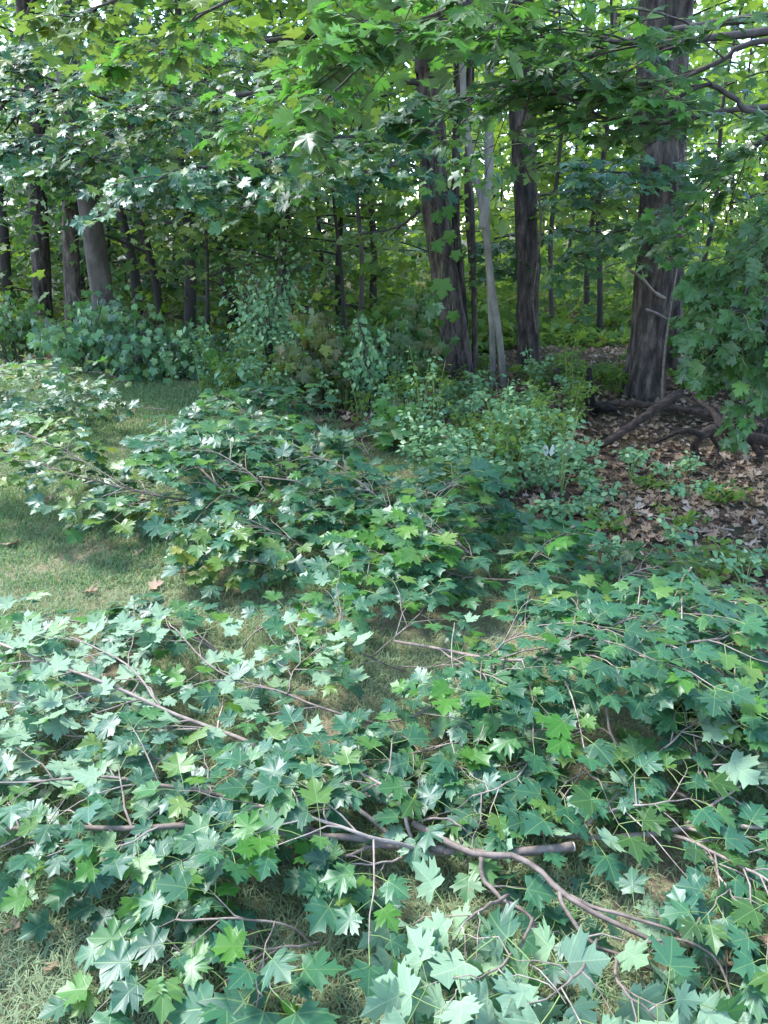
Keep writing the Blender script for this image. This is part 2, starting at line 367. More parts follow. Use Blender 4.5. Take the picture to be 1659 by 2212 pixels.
class Leaves:
    """leaf positions of one plant; the nearest in view become parts, the rest one mass"""
    def __init__(s): s.a, s.n, s.d, s.s = [], [], [], []
    def put(s, a, n, d, sc): s.a.append(a); s.n.append(n); s.d.append(d); s.s.append(sc)
    def emit(s, parent, mat, rs, lib=LEAF, cap=300, restlib=MID, rest='crown', name='leaf', minh=.012, mats=None, sub=False):
        if not s.a: return
        A, S = np.array(s.a), np.array(s.s); R = frames(np.array(s.n), np.array(s.d))
        k = rs.randint(0, len(lib), len(A)); pe = np.array([lib[q][4] for q in k])
        P = A-np.einsum('nij,nj->ni', R, pe)*S[:, None]
        tip = P+R[:, :, 1]*S[:, None]
        low = np.minimum(P[:, 2], tip[:, 2])-np.array([gz(*q[:2]) for q in P])
        P[:, 2] += np.maximum(minh-low, 0)*(low > -1)
        vis = in_view(P); dist = np.linalg.norm(P-np.array([0, 0, CAMZ]), axis=1)+np.where(vis, 0, 1000)
        order = np.argsort(dist); near = [i for i in order[:cap] if vis[i]]; rest_i = np.setdiff1d(np.arange(len(A)), near)
        off = np.zeros(3) if sub else np.array(parent.location)
        for i in near:
            mt = mat if mats is None or rs.rand() > mats[1] else mats[0]
            o = bpy.data.objects.new(name, leaf_mesh(lib, int(k[i]), mt)); COL.objects.link(o); o.parent = parent
            X = np.eye(4); X[:3, :3] = R[i]*S[i]; X[:3, 3] = P[i]-off; o.matrix_basis = Matrix(X.tolist())
        if len(rest_i):
            mb = MB(); cloud(mb, restlib, P[rest_i], R[rest_i], S[rest_i], rs)
            tag(place(rest, mb.mesh(rest, [M[mat], M['petiole']]), parent, Vector((0, 0, 0)) if sub else None), kind='stuff')

UP = np.array([0, 0, 1.])
def spray(rs, wood, lv, stem, r0, r1, twigs, tl, nodes=4, t0=.25, lift=.05, droop=.25, nb=(0, -.3, 1), ntilt=.35, ls=(.075, .115), flip=0., ground=True, sides=6,
          sub=0, petang=.8, n=18, smooth=True, tip=True, twr=.0022, leafdroop=.3):
    P = catmull(stem, n) if smooth else np.array(stem)
    P = P + np.column_stack([noise_path(rs, len(P))*.0035 for _ in range(3)])
    if ground: P[:, 2] = np.maximum(P[:, 2], [gz(*p[:2])+r0*.9 for p in P])
    tube(wood, P, np.linspace(r0, r1, len(P)), sides, rough=.15, seed=rs.rand()*50)
    T = unit(np.gradient(P, axis=0)); nb = np.array(nb, float)
    specs = [(t0+(1-t0)*((k+rs.rand())/twigs), 1 if k % 2 else -1) for k in range(twigs)]
    if tip: specs.append((1., 0))
    for t, side in specs:
        u = t*(len(P)-1); j = min(int(u), len(P)-2); p = P[j]+(P[j+1]-P[j])*(u-j); tv = T[j]
        S = np.cross(tv, UP); S = S/max(np.linalg.norm(S), .15)
        a = math.radians(rs.uniform(30, 68))
        d = unit(tv*math.cos(a)+S*side*math.sin(a)+UP*rs.normal(lift, .22)) if side else unit(tv+rs.normal(0, .1, 3))
        L = tl*rs.uniform(.5, 1.2)*(1.1-.45*t)
        twig(rs, wood, lv, p, d, L, max(r1, twr)*(1.3-.5*t), nodes, droop, nb, ntilt, ls, flip, ground, petang, leafdroop)
        for q in range(sub):
            s_ = rs.uniform(.25, .75); pp = p+d*L*s_-UP*droop*L*s_*s_
            S2 = unit(np.cross(d, UP)); d2 = unit(d*.75+S2*rs.choice([-1, 1])*rs.uniform(.5, .9)+UP*rs.normal(lift, .2))
            twig(rs, wood, lv, pp, d2, L*rs.uniform(.4, .75), max(r1, twr)*.7, nodes, droop, nb, ntilt, ls, flip, ground, petang, leafdroop)
    return P
def noise_path(rs, n):
    a = rs.normal(0, 1, n); a[0] = 0; return np.convolve(a, [.25, .5, .25], 'same')
def twig(rs, wood, lv, p, d, L, r, nodes, droop, nb, ntilt, ls, flip, ground, petang, leafdroop):
    s = np.linspace(0, 1, 5); Q = p+d*L*s[:, None]-UP*(droop*L*s*s)[:, None]+np.cumsum(rs.normal(0, .006, (5, 3)), axis=0)*np.array([[0], [1], [1], [1], [1]])
    if ground: Q[:, 2] = np.maximum(Q[:, 2], [gz(*q[:2])+.02 for q in Q])
    tube(wood, Q, np.linspace(r, r*.45, 5), 4, cap=False, t=rs.rand())
    S = unit(np.cross(d, UP)+1e-4)
    for k in range(nodes):
        t = .3+.7*(k+.5*rs.rand())/max(nodes-.5, 1); u = min(t, 1)*4; j = min(int(u), 3); a = Q[j]+(Q[j+1]-Q[j])*(u-j)
        for side in (-1, 1):
            if rs.rand() < .1: continue
            pd = unit(S*side*petang+d*.6+UP*rs.normal(.05, .2)+rs.normal(0, .25, 3))
            leaf_at(rs, lv, a, pd, nb, ntilt, ls, flip, leafdroop)
    leaf_at(rs, lv, Q[-1], unit(d+rs.normal(0, .2, 3)), nb, ntilt, ls, flip, leafdroop)
def leaf_at(rs, lv, a, pd, nb, ntilt, ls, flip, leafdroop):
    n = unit(nb+rs.normal(0, ntilt, 3)); dd = np.array([pd[0], pd[1], pd[2]*.5-leafdroop*rs.uniform(.1, 1.3)])
    if rs.rand() < flip: n = -n
    lv.put(a, n, dd, rs.uniform(*ls)*(.75 if rs.rand() < .15 else 1))

# ------------------------------------------------------------------ trees
def furrow_fn(seed, amp=.07, fluted=.08, flare=.5, zb=0):
    def fn(a, z, i):
        c, s = math.cos(a), math.sin(a)
        rid = abs(noise.noise((c*5.5+seed, s*5.5, z*1.3+seed)))+.7*abs(noise.noise((c*11+seed, s*11, z*3)))
        return 1+amp*(rid*2.2-.6)+fluted*noise.noise((c*1.3, s*1.3+seed, z*.35))+flare*math.exp(-max(z-zb, 0)/.28)*(.5+.5*abs(noise.noise((c*1.8+seed, s*1.8, 3))))
    return fn
def trunk(parent, pts, r0, r1, mat, seed, top=13., name='trunk', sides=28, amp=.07, flare=.5):
    pts = [np.array(p) for p in pts]; pts[0] = pts[0]-np.array([0, 0, .12])
    if top and pts[-1][2] < top:
        d = unit(pts[-1]-pts[-2]); d = unit(d*np.array([.4, .4, 1])); l = (top-pts[-1][2])
        pts += [pts[-1]+d*l*.5, pts[-1]+d*l*.5+unit(d+UP)*l*.5]
    hi = [p for p in catmull(pts, 150 if sides > 30 else 70)]
    rad = [r0+(r1-r0)*min(1, max(0, p[2])/6)*1.0 if p[2] < 6 else r1+(r1*.25-r1)*min(1, (p[2]-6)/max(top-6, 1)) for p in hi]
    mb = MB(); tube(mb, hi, rad, sides, furrow=furrow_fn(seed, amp, flare=flare, zb=pts[0][2]+.1))
    place(name, mb.mesh(name, M[mat]), parent)
    return np.array(hi), np.array(rad)
def high_crown(rs, tr, limbs_mb, lv_low, z0, top, n_limbs, reach, per, size=(.16, .26)):
    """limbs and layered leaves above the part of the trunk in view"""
    P, R, S = lv_low
    zs = tr[:, 2]
    for k in range(n_limbs):
        z = z0+(top-z0)*(k+rs.rand()*.8)/n_limbs; j = int(np.argmin(np.abs(zs-z))); p = tr[j]
        az = rs.uniform(0, 6.283); L = reach*(1-.55*(k/n_limbs))*rs.uniform(.7, 1.2)
        d = np.array([math.cos(az), math.sin(az), rs.uniform(.15, .55)])
        Q = np.array([p+d*L*s-UP*.18*L*s*s for s in np.linspace(0, 1, 6)])
        lb = MB(); tube(lb, Q, np.linspace(.045, .008, 6)*max(.5, 1-.4*k/n_limbs), 5, cap=False); limbs_mb.append(lb)
        s = rs.beta(2.2, 1.2, per); C = p+d*L*s[:, None]-UP*(.18*L*s*s)[:, None]
        C = C+rs.normal(0, 1, (per, 3))*np.array([.55, .55, .26])*(L/2.6)
        n = unit(UP+rs.normal(0, .45, (per, 3))); dd = rs.normal(0, 1, (per, 3)); dd[:, 2] = -.3
        P.append(C); R.append(frames(n, dd)); S.append(rs.uniform(size[0], size[1], per))
def tree(name, label, pts, r0, r1, mat, seed, top=14, crown=(4.2, 12, 2.8, 50), group=None, cat='tree', stems=(), sprays=(), leafmat='forest', spraymat='maple', amp=.07, cap=300, flare=.5, sides=28, limbmat='darktwig', csize=(.16, .26)):
    rs = np.random.RandomState(seed); b = Vector(pts[0]); b.z = gz(b.x, b.y)
    t = thing(name, b, label, cat, group)
    tr, rad = trunk(t, pts, r0, r1, mat, seed*1.37, top, amp=amp, flare=flare, sides=sides)
    for k, (sp, a, c, tp) in enumerate(stems): trunk(t, sp, a, c, mat, seed*1.7+k+3, tp, name='stem', sides=16, amp=amp, flare=.25)
    lm = []; low = ([], [], [])
    if crown: high_crown(rs, tr, lm, low, crown[0], top, crown[1], crown[2], crown[3], csize)
    for sp in sprays:                                   # boughs that hang into view: each a part with its leaves
        mb = MB(); lv = Leaves(); kw = dict(sp); stem = kw.pop('stem'); sm = kw.pop('mat', spraymat); c = kw.pop('cap', cap); mix = kw.pop('mats', None)
        spray(rs, mb, lv, stem, ground=False, **kw)
        bo = place('bough', mb.mesh('bough', M[limbmat]), t); lv.emit(bo, sm, rs, cap=c, rest='foliage', mats=mix, sub=True)
    for lb in lm: place('limb', lb.mesh('limb', M['farbark']), t)
    if low[0]:
        mb = MB(); cloud(mb, LOW, np.concatenate(low[0]), np.concatenate(low[1]), np.concatenate(low[2]), rs)
        tag(place('crown', mb.mesh('crown', M[leafmat]), t), kind='stuff')
    return t
def path(pp, depth=None): return [D(*p) if len(p) == 3 else D(p[0], p[1], depth) for p in pp]

def base_path(bx, by, pts, h=0):
    b = G(bx, by); return [b]+[D(x, y, b.y) for x, y in pts]
# big trunks along the edge of the wood
tree('maple_tree', 'leaning grey maple trunk rising behind the left-hand shrub', base_path(252, 772, [(230, 690), (207, 540), (186, 400), (158, 250), (138, 100), (125, -60)]), .14, .11, 'greybark', 3, 14, amp=.03, spraymat='maple',
     sprays=[dict(stem=path([(160, 215, 10.3), (140, 185, 10.1), (90, 200, 10), (20, 213, 9.9), (-120, 225, 9.7)]), r0=.055, r1=.03, twigs=9, tl=.9, nodes=5, lift=.15, sub=1, t0=.3, ls=(.075, .11)),
             dict(stem=path([(145, 130, 10.2), (110, 110, 9.4), (60, 105, 8.8), (10, 130, 8.4)]), r0=.03, r1=.008, twigs=13, tl=.8, nodes=5, sub=2, nb=(0, -1.0, .9), mats=('yellow', .25)),
             dict(stem=path([(180, 370, 10.2), (200, 345, 9.2), (220, 330, 8.4), (150, 345, 7.9)]), r0=.02, r1=.008, twigs=12, tl=.8, nodes=5, sub=2, nb=(0, -1.0, .9), mats=('yellow', .3)),
             dict(stem=path([(165, 290, 10.2), (120, 290, 9.3), (60, 310, 8.8), (-40, 350, 8.6)]), r0=.025, r1=.008, twigs=16, tl=1.0, nodes=5, sub=2, nb=(0, -.5, 1), mat='maple')])
tree('maple_tree', 'slim dark straight trunk just left of the leaning grey maple', base_path(158, 742, [(156, 640), (152, 520), (150, 400), (146, 200)]), .11, .09, 'bark', 4, 14)
tree('oak_tree', 'thick dark trunk at far left behind the slim trunk', base_path(92, 735, [(92, 640), (86, 500), (80, 400), (70, 180)]), .13, .10, 'bark', 5, 15)
cen = base_path(995, 818, [(985, 740), (968, 640), (950, 520), (938, 420), (935, 320), (930, 150), (928, 0)])
cd = cen[0].y
tree('maple_tree', 'dark furrowed trunk in the middle, hung with vine leaves', cen, .14, .12, 'bark', 6, 15, amp=.14, sides=48,
     stems=[(base_path(1010, 812, [(1004, 720), (995, 600), (985, 480), (985, 340), (990, 150)]), .045, .035, 8), (base_path(1026, 808, [(1025, 700), (1022, 560), (1018, 430), (1010, 330), (1012, 200)]), .03, .025, 7)],
     sprays=[dict(stem=path([(935, 300, cd), (850, 300, 8.2), (720, 300, 7.4), (560, 335, 6.8), (400, 370, 6.6)]), r0=.035, r1=.008, twigs=16, tl=1.0, nodes=5, sub=2, ntilt=.3, nb=(0, -1.1, .9), mats=('yellow', .15), ls=(.075, .11)),
             dict(stem=path([(935, 330, cd), (880, 345, 7.8), (780, 375, 6.8), (640, 405, 6.4), (520, 410, 6.3)]), r0=.03, r1=.008, twigs=14, tl=.8, nodes=5, sub=2, ntilt=.3, nb=(0, -1.1, .9), mats=('yellow', .12), ls=(.075, .11)),
             dict(stem=path([(932, 180, cd), (820, 175, 8.3), (640, 190, 7.6), (440, 220, 7.2), (300, 265, 7)]), r0=.035, r1=.008, twigs=15, tl=1.1, nodes=5, sub=2, nb=(0, -.5, 1), mats=('yellow', .3)),
             dict(stem=path([(930, 90, cd), (780, 70, 8.4), (560, 90, 8), (330, 120, 7.8), (200, 170, 7.7)]), r0=.035, r1=.008, twigs=15, tl=1.2, nodes=5, sub=2, nb=(0, -.4, 1), mats=('yellow', .45)),
             dict(stem=path([(905, 455, cd), (870, 485, 8.8), (830, 498, 8.6), (790, 503, 8.4)]), r0=.02, r1=.007, twigs=4, tl=.4, nodes=2, nb=(0, -.5, 1), mat='yellow')])
tree('maple_tree', 'straight dark trunk standing alone right of the pale forked sapling', base_path(1143, 806, [(1140, 680), (1138, 560), (1136, 440), (1130, 300), (1126, 100)]), .11, .10, 'bark', 7, 14, sides=48, amp=.09, flare=.2,
     sprays=[dict(stem=path([(1136, 440, 9), (1180, 420, 8.4), (1240, 430, 8), (1300, 470, 7.8)]), r0=.015, r1=.005, twigs=9, tl=.7, nodes=4, sub=1, mat='yellow'),
             dict(stem=path([(1136, 560, 9.1), (1090, 520, 8.7), (1080, 560, 8.4)]), r0=.012, r1=.005, twigs=6, tl=.5, nodes=4, sub=1, mat='dark')])
rt = base_path(1392, 850, [(1398, 760), (1408, 640), (1418, 500), (1424, 380), (1424, 250), (1420, 60)])
tree('oak_tree', 'widest furrowed twin trunk on the right beside fallen logs', rt, .15, .135, 'bark', 8, 16, sides=52, amp=.12, flare=.45,
     stems=[(base_path(1440, 800, [(1448, 700), (1452, 560), (1450, 420), (1456, 280), (1465, 60)]), .12, .10, 14)],
     sprays=[dict(stem=path([(1430, 560, 7.6), (1370, 500, 7.3), (1310, 510, 7), (1260, 560, 6.9)]), r0=.012, r1=.005, twigs=9, tl=.6, nodes=4, sub=1, mat='dark'),
             dict(stem=path([(1440, 420, 7.6), (1380, 380, 7), (1310, 370, 6.7)]), r0=.014, r1=.005, twigs=9, tl=.7, nodes=4, sub=1, mat='maple')])
# pale forked sapling
fk = G(1093, 838)
tree('forked_sapling', 'pale grey sapling forking into two thin stems', [fk]+[D(x, y, fk.y) for x, y in [(1078, 720), (1063, 620), (1052, 520), (1044, 460), (1028, 380), (1015, 320), (1000, 180)]], .034, .024, 'palebark', 9, 6.5, crown=(3.3, 6, 1.2, 90), amp=.02, flare=.15, sides=14,
     stems=[([D(1044, 465, fk.y), D(1052, 420, fk.y), D(1058, 370, fk.y), D(1058, 300, fk.y), D(1060, 150, fk.y)], .038, .03, 6), (base_path(1066, 834, [(1064, 760), (1060, 660), (1056, 580), (1052, 480)]), .03, .026, 5.5)])

# the overhanging maple whose trunk stands out of frame on the right
a0 = Vector((3.55, 4.5, 0)); a0.z = gz(a0.x, a0.y)
def up_trunk(z): return Vector((3.55, 4.5, z))
tree('maple_tree', 'overhanging maple with dark boughs and leaves reaching in from the right', [a0, up_trunk(1.2), up_trunk(2.5), up_trunk(4), up_trunk(6)], .22, .18, 'bark', 10, 12, crown=(4.4, 12, 2.6, 90), spraymat='dark', leafmat='forest',
     sprays=[
      dict(stem=[up_trunk(2.75)]+path([(1700, 62, 4.3), (1560, 78, 4.3), (1450, 92, 4.3), (1340, 93, 4.4), (1270, 78, 4.5), (1150, 80, 4.7)]), r0=.024, r1=.006, twigs=16, tl=.7, nodes=4, sub=1, t0=.35, ls=(.07, .105), lift=.0, mats=('fresh', .25)),
      dict(stem=[up_trunk(2.65)]+path([(1680, 80, 4.2), (1560, 132, 4.2), (1450, 172, 4.2), (1300, 192, 4.3), (1180, 205, 4.5)]), r0=.017, r1=.005, twigs=12, tl=.6, nodes=4, sub=1, t0=.35, lift=.1, ls=(.07, .105), mats=('fresh', .25)),
      dict(stem=[up_trunk(2.2)]+path([(1690, 250, 4.1), (1590, 212, 4.1), (1530, 184, 4.1), (1450, 215, 4.1), (1330, 258, 4.2), (1265, 232, 4.2), (1210, 205, 4.2), (1140, 172, 4.3)]), r0=.014, r1=.006, twigs=9, tl=.5, nodes=3, t0=.3, lift=.1, n=30, ls=(.07, .1)),
      dict(stem=[up_trunk(2.35)]+path([(1700, 225, 4.2), (1560, 240, 4.2), (1470, 258, 4.2), (1400, 268, 4.3), (1280, 262, 4.4)]), r0=.017, r1=.005, twigs=8, tl=.5, nodes=3, t0=.35, lift=.12, ls=(.07, .1)),
      dict(stem=[up_trunk(3.2)]+path([(1500, -120, 4.2), (1200, -50, 4.1), (1000, 10, 4), (850, 80, 3.9), (760, 160, 3.8)]), r0=.03, r1=.005, twigs=18, tl=.7, nodes=4, sub=1, t0=.2, ls=(.08, .12), nb=(0, .1, 1), mat='dark', mats=('fresh', .4)),
      dict(stem=[up_trunk(3.0)]+path([(1400, -160, 4.0), (1050, -90, 4.1), (880, 0, 4.2), (760, 80, 4.3), (660, 170, 4.3), (600, 230, 4.4)]), r0=.028, r1=.004, twigs=14, tl=.5, nodes=4, sub=1, t0=.4, ls=(.075, .105), nb=(0, .1, 1), mat='fresh', mats=('yellow', .4)),
      dict(stem=[up_trunk(3.4)]+path([(1300, -260, 4.6), (900, -150, 4.8), (650, -60, 5), (460, 20, 5.2), (300, 130, 5.4)]), r0=.028, r1=.004, twigs=11, tl=.45, nodes=4, sub=1, t0=.5, ls=(.08, .115), nb=(0, .2, 1), mat='yellow', mats=('fresh', .4)),
      dict(stem=[up_trunk(3.6)]+path([(1100, -420, 4.2), (650, -220, 4.4), (400, -80, 4.6), (250, 0, 4.6), (150, 35, 4.6)]), r0=.024, r1=.004, twigs=9, tl=.4, nodes=4, t0=.72, ls=(.08, .11), mat='yellow'),
      dict(stem=[up_trunk(2.8)]+path([(1480, 60, 4.6), (1250, 130, 5), (1080, 190, 5.2), (940, 230, 5.3), (830, 280, 5.2)]), r0=.025, r1=.005, twigs=22, tl=.9, nodes=4, sub=1, t0=.3, ls=(.075, .11), mat='maple', mats=('dark', .5)),
      dict(stem=[up_trunk(1.9)]+path([(1800, 330, 4), (1720, 420, 3.9), (1650, 540, 3.8), (1610, 640, 3.8), (1570, 710, 3.9)]), r0=.018, r1=.004, twigs=20, tl=.4, nodes=5, sub=1, t0=.25, ls=(.055, .085), droop=.5, nb=(0, -.7, .8), leafdroop=.8),
      dict(stem=[up_trunk(1.6)]+path([(1800, 480, 3.9), (1740, 600, 3.8), (1690, 690, 3.7), (1650, 760, 3.7)]), r0=.016, r1=.004, twigs=16, tl=.4, nodes=5, sub=1, t0=.2, ls=(.055, .085), droop=.5, nb=(0, -.7, .8), leafdroop=.8, mats=('fresh', .12)),
      dict(stem=[up_trunk(2.0)]+path([(1800, 250, 4.2), (1660, 300, 4.3), (1560, 370, 4.5), (1480, 460, 4.8)]), r0=.016, r1=.004, twigs=18, tl=.6, nodes=4, sub=1, t0=.2, ls=(.055, .085), droop=.35, nb=(0, -.5, .9), mats=('fresh', .2)),
     ])
# saplings and small trees inside the wood
rs = np.random.RandomState(77)
def sapling(px, dep, r, hgt, tint, seed, label, group, layers=6, per=130, lean=.06, z0=.8, reach=1.5, mat='farbark', name='sapling', size=(.085, .15), lib=LOW):
    q = np.random.RandomState(seed); d = ray(px, 700); x = dep*d.x/d.y
    b = np.array([x, dep, gz(x, dep)]); lx = q.normal(0, lean, 2)
    pts = [b+np.array([lx[0]*z+.05*math.sin(z*2+seed), lx[1]*z, z]) for z in np.linspace(-.05, hgt, 8)]
    t = thing(name, Vector(b), label, 'tree', group)
    mb = MB(); C = catmull(pts, 20); tube(mb, C, np.linspace(r, r*.3, 20), 9, rough=.12, seed=seed)
    lowp = ([], [], [])
    for k in range(layers):
        z = z0+(hgt-z0)*(k+q.rand())/layers; p = C[int(np.argmin(np.abs(C[:, 2]-b[2]-z)))]
        az = q.uniform(0, 6.283); L = reach*q.uniform(.6, 1.2); dd = np.array([math.cos(az), math.sin(az), q.uniform(.1, .5)])
        Q = np.array([p+dd*L*s-UP*.15*L*s*s for s in np.linspace(0, 1, 5)]); tube(mb, Q, np.linspace(min(r*.4, .02), .004, 5), 4, cap=False)
        s = q.beta(2, 1.2, per); c = p+dd*L*s[:, None]-UP*(.15*L*s*s)[:, None]+q.normal(0, 1, (per, 3))*np.array([.38, .38, .13])*L
        c[:, 2] = np.maximum(c[:, 2], .15)
        nn = unit(UP+q.normal(0, .4, (per, 3))+np.array([0, -.25, 0])); d2 = q.normal(0, 1, (per, 3)); d2[:, 2] = -.3
        lowp[0].append(c); lowp[1].append(frames(nn, d2)); lowp[2].append(q.uniform(size[0], size[1], per))
    place('trunk', mb.mesh('trunk', M[mat]), t)
    cb = MB(); cloud(cb, lib, np.concatenate(lowp[0]), np.concatenate(lowp[1]), np.concatenate(lowp[2]), q)
    tag(place('crown', cb.mesh('crown', M[tint]), t), kind='stuff')
    return t
sapling(455, 9.6, .03, 3.0, 'yellow', 501, 'young tree with bright yellow-green leaves among dark trunks left of centre', None, layers=9, per=70, z0=1.0, reach=.9, size=(.07, .11), lib=MID)
sapling(775, 9.8, .035, 4.5, 'forest', 502, 'thin bent sapling standing left of the vine-hung trunk', None, layers=8, per=80, z0=1.6, reach=1.1, lib=MID, mat='greybark')
sapling(735, 10.4, .03, 4.8, 'forest', 503, 'very thin straight sapling beside the bent one', None, layers=7, per=80, z0=1.8, reach=1.1, lib=MID)
sapling(1290, 11, .045, 5, 'forest', 504, 'slender sapling with side twigs between the two big right trunks', None, layers=8, per=80, z0=1.5, reach=1.2, lib=MID)
sapling(1190, 11.5, .04, 5, 'forest', 505, 'slender dark sapling close to the straight trunk', None, layers=7, per=80, z0=2, reach=1.2, lib=MID)
sapling(1436, 6.9, .014, 2.6, 'dark', 506, 'pale thin stem in front of the twin trunk', None, layers=4, per=25, z0=1.4, reach=.5, mat='twig', lib=MID, size=(.07, .1))
sapling(1462, 6.8, .013, 2.7, 'dark', 507, 'second pale thin stem right of the first before the twin trunk', None, layers=4, per=25, z0=1.5, reach=.5, mat='twig', lib=MID, size=(.07, .1))
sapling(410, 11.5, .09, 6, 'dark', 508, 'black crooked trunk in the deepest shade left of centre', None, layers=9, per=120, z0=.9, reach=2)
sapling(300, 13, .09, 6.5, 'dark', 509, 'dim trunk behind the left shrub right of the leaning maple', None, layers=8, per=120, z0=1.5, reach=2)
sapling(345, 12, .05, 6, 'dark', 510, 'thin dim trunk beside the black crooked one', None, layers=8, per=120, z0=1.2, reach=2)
k = 0
for dep_lo, dep_hi, n in ((11.5, 15, 17), (15, 21, 26), (20, 24, 14)):
    for i in range(n):
        px = -120+1900*(i+rs.uniform(.1, .9))/n; dep = rs.uniform(dep_lo, dep_hi); big = rs.rand() < .3
        left = px < 700
        if dep_lo > 14 and px > 780 and i % 2: continue
        zone = 'behind the leaning maple' if px < 480 else 'left of the vine-hung trunk' if px < 940 else 'between vine-hung and twin trunks' if px < 1400 else 'right of the twin trunk'
        dist_w = 'near the front of' if dep_lo < 12 else 'halfway into' if dep_lo < 16 else 'far inside'
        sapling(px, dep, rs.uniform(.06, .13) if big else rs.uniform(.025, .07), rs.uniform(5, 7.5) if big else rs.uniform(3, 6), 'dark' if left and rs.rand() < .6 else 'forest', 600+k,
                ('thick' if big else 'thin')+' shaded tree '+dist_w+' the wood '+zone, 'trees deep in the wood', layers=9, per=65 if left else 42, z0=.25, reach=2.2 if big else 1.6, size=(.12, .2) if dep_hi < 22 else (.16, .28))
        k += 1
ub = MB(); n = 22000; P = np.column_stack([np.where(rs.rand(n) < .6, rs.uniform(-.05, .8, n), rs.uniform(-1, 1, n)), 9.7+14*rs.beta(1, 1.7, n), rs.beta(1, 1.6, n)]); P[:, 0] *= P[:, 1]*.6
hgt = np.array([.35+1.1*max(0, .3+noise.noise((a[0]*.6, a[1]*.6, 1))) for a in P]); P[:, 2] = P[:, 2]*hgt*np.clip((P[:, 1]-8)/6, .3, 1.6)+.14
cloud(ub, LOW, P, frames(unit(UP+rs.normal(0, .5, (n, 3))+np.array([0, -.4, 0])), rs.normal(0, 1, (n, 3))*np.array([1, 1, .4])), rs.uniform(.07, .14, n), rs)
tag(place('ground_cover', ub.mesh('ground_cover', M['forest'])), 'low green brush covering the floor inside the wood', 'brush', kind='stuff')
# far wood: a mass of foliage and trunks nobody could count
fm = MB(); n = 30000
X = rs.uniform(-1, 1, n); Y = 29+rs.beta(1, 1.6, n)*20; P = np.column_stack([X*Y*.75, Y, rs.beta(1.05, 1.5, n)*15+.1])
dens = np.array([noise.noise((p[0]*.35, p[1]*.35, p[2]*.5)) for p in P]); P = P[dens > -.12]
n = len(P); cloud(fm, LOW, P, frames(unit(UP+rs.normal(0, .6, (n, 3))), rs.normal(0, 1, (n, 3))), rs.uniform(.28, .55, n), rs)
for i in range(60):
    y = rs.uniform(29, 46); x = rs.uniform(-.7, .7)*y; l = rs.normal(0, .03)
    tube(fm, [(x, y, 0), (x+l*4, y, 4), (x+l*9, y, 9), (x+l*14, y, 14)], np.array([1, .9, .75, .4])*rs.uniform(.07, .2), 7, m=1)
tag(place('far_wood', fm.mesh('far_wood', [M['forest'], M['farbark']])), 'far mass of sunlit leaves and trunks closing the view', 'woodland', kind='stuff')

# ------------------------------------------------------------------ cut maple branches lying on the lawn
def cut_branch(label, seed, stems, mat='maple', name='cut_branch', cap=300, mats=('fresh', .1), woodmat='twig', dens=.58, hf=.8, **kw):
    """stems: list of (pixel path with height above ground, r0, r1, twigs, twig length[, overrides])"""
    q = np.random.RandomState(seed); first = stems[0][0][0]; b = G(first[0], first[1], first[2]); b.z = gz(b.x, b.y)
    t = thing(name, b, label, 'branch', 'cut maple branches heaped along the lawn edge')
    wood = MB(); lv = Leaves()
    for st in stems:
        pp, r0, r1, tw, tl = st[:5]; tw = int(math.ceil(tw*dens)); tl *= .8; pp = [(a, b, c*hf) for a, b, c in pp]; k2 = dict(kw); k2.update(st[5] if len(st) > 5 else {}); k2['nb'] = (k2['nb'][0], k2['nb'][1]*(1 if seed == 201 else .15 if seed < 213 else .5), k2['nb'][2]); k2['ntilt'] = k2.get('ntilt', .35)*(.85 if seed == 201 else .65); k2['leafdroop'] = k2.get('leafdroop', .16); r0 *= .85 if seed < 203 else .65; r1 *= .7
        spray(q, wood, lv, [G(*p) for p in pp], r0, r1, tw, tl, tip=k2.pop('tip', tw > 0), **k2)
    so = place('stem', wood.mesh('stem', M[woodmat]), t); lv.emit(t, mat, q, cap=cap, rest='foliage', mats=mats)
    if seed in (202, 206):                                  # the pale saw cut at the butt
        p0, p1 = np.array(G(stems[0][0][0][0], stems[0][0][0][1], stems[0][0][0][2]*hf)), np.array(G(stems[0][0][1][0], stems[0][0][1][1], stems[0][0][1][2]*hf)); d = unit(p0-p1)
        cm = MB(); r = stems[0][1]*(.85 if seed < 203 else .65)*.97; tube(cm, [p0-d*.002, p0+d*.003, p0+d*.0045], [r, r, r*.9], 12); place('cut_end', cm.mesh('cut_end', M['cut']), so, Vector((0, 0, 0)))
    return t
BIG = (.05, .08); SM = (.05, .078)
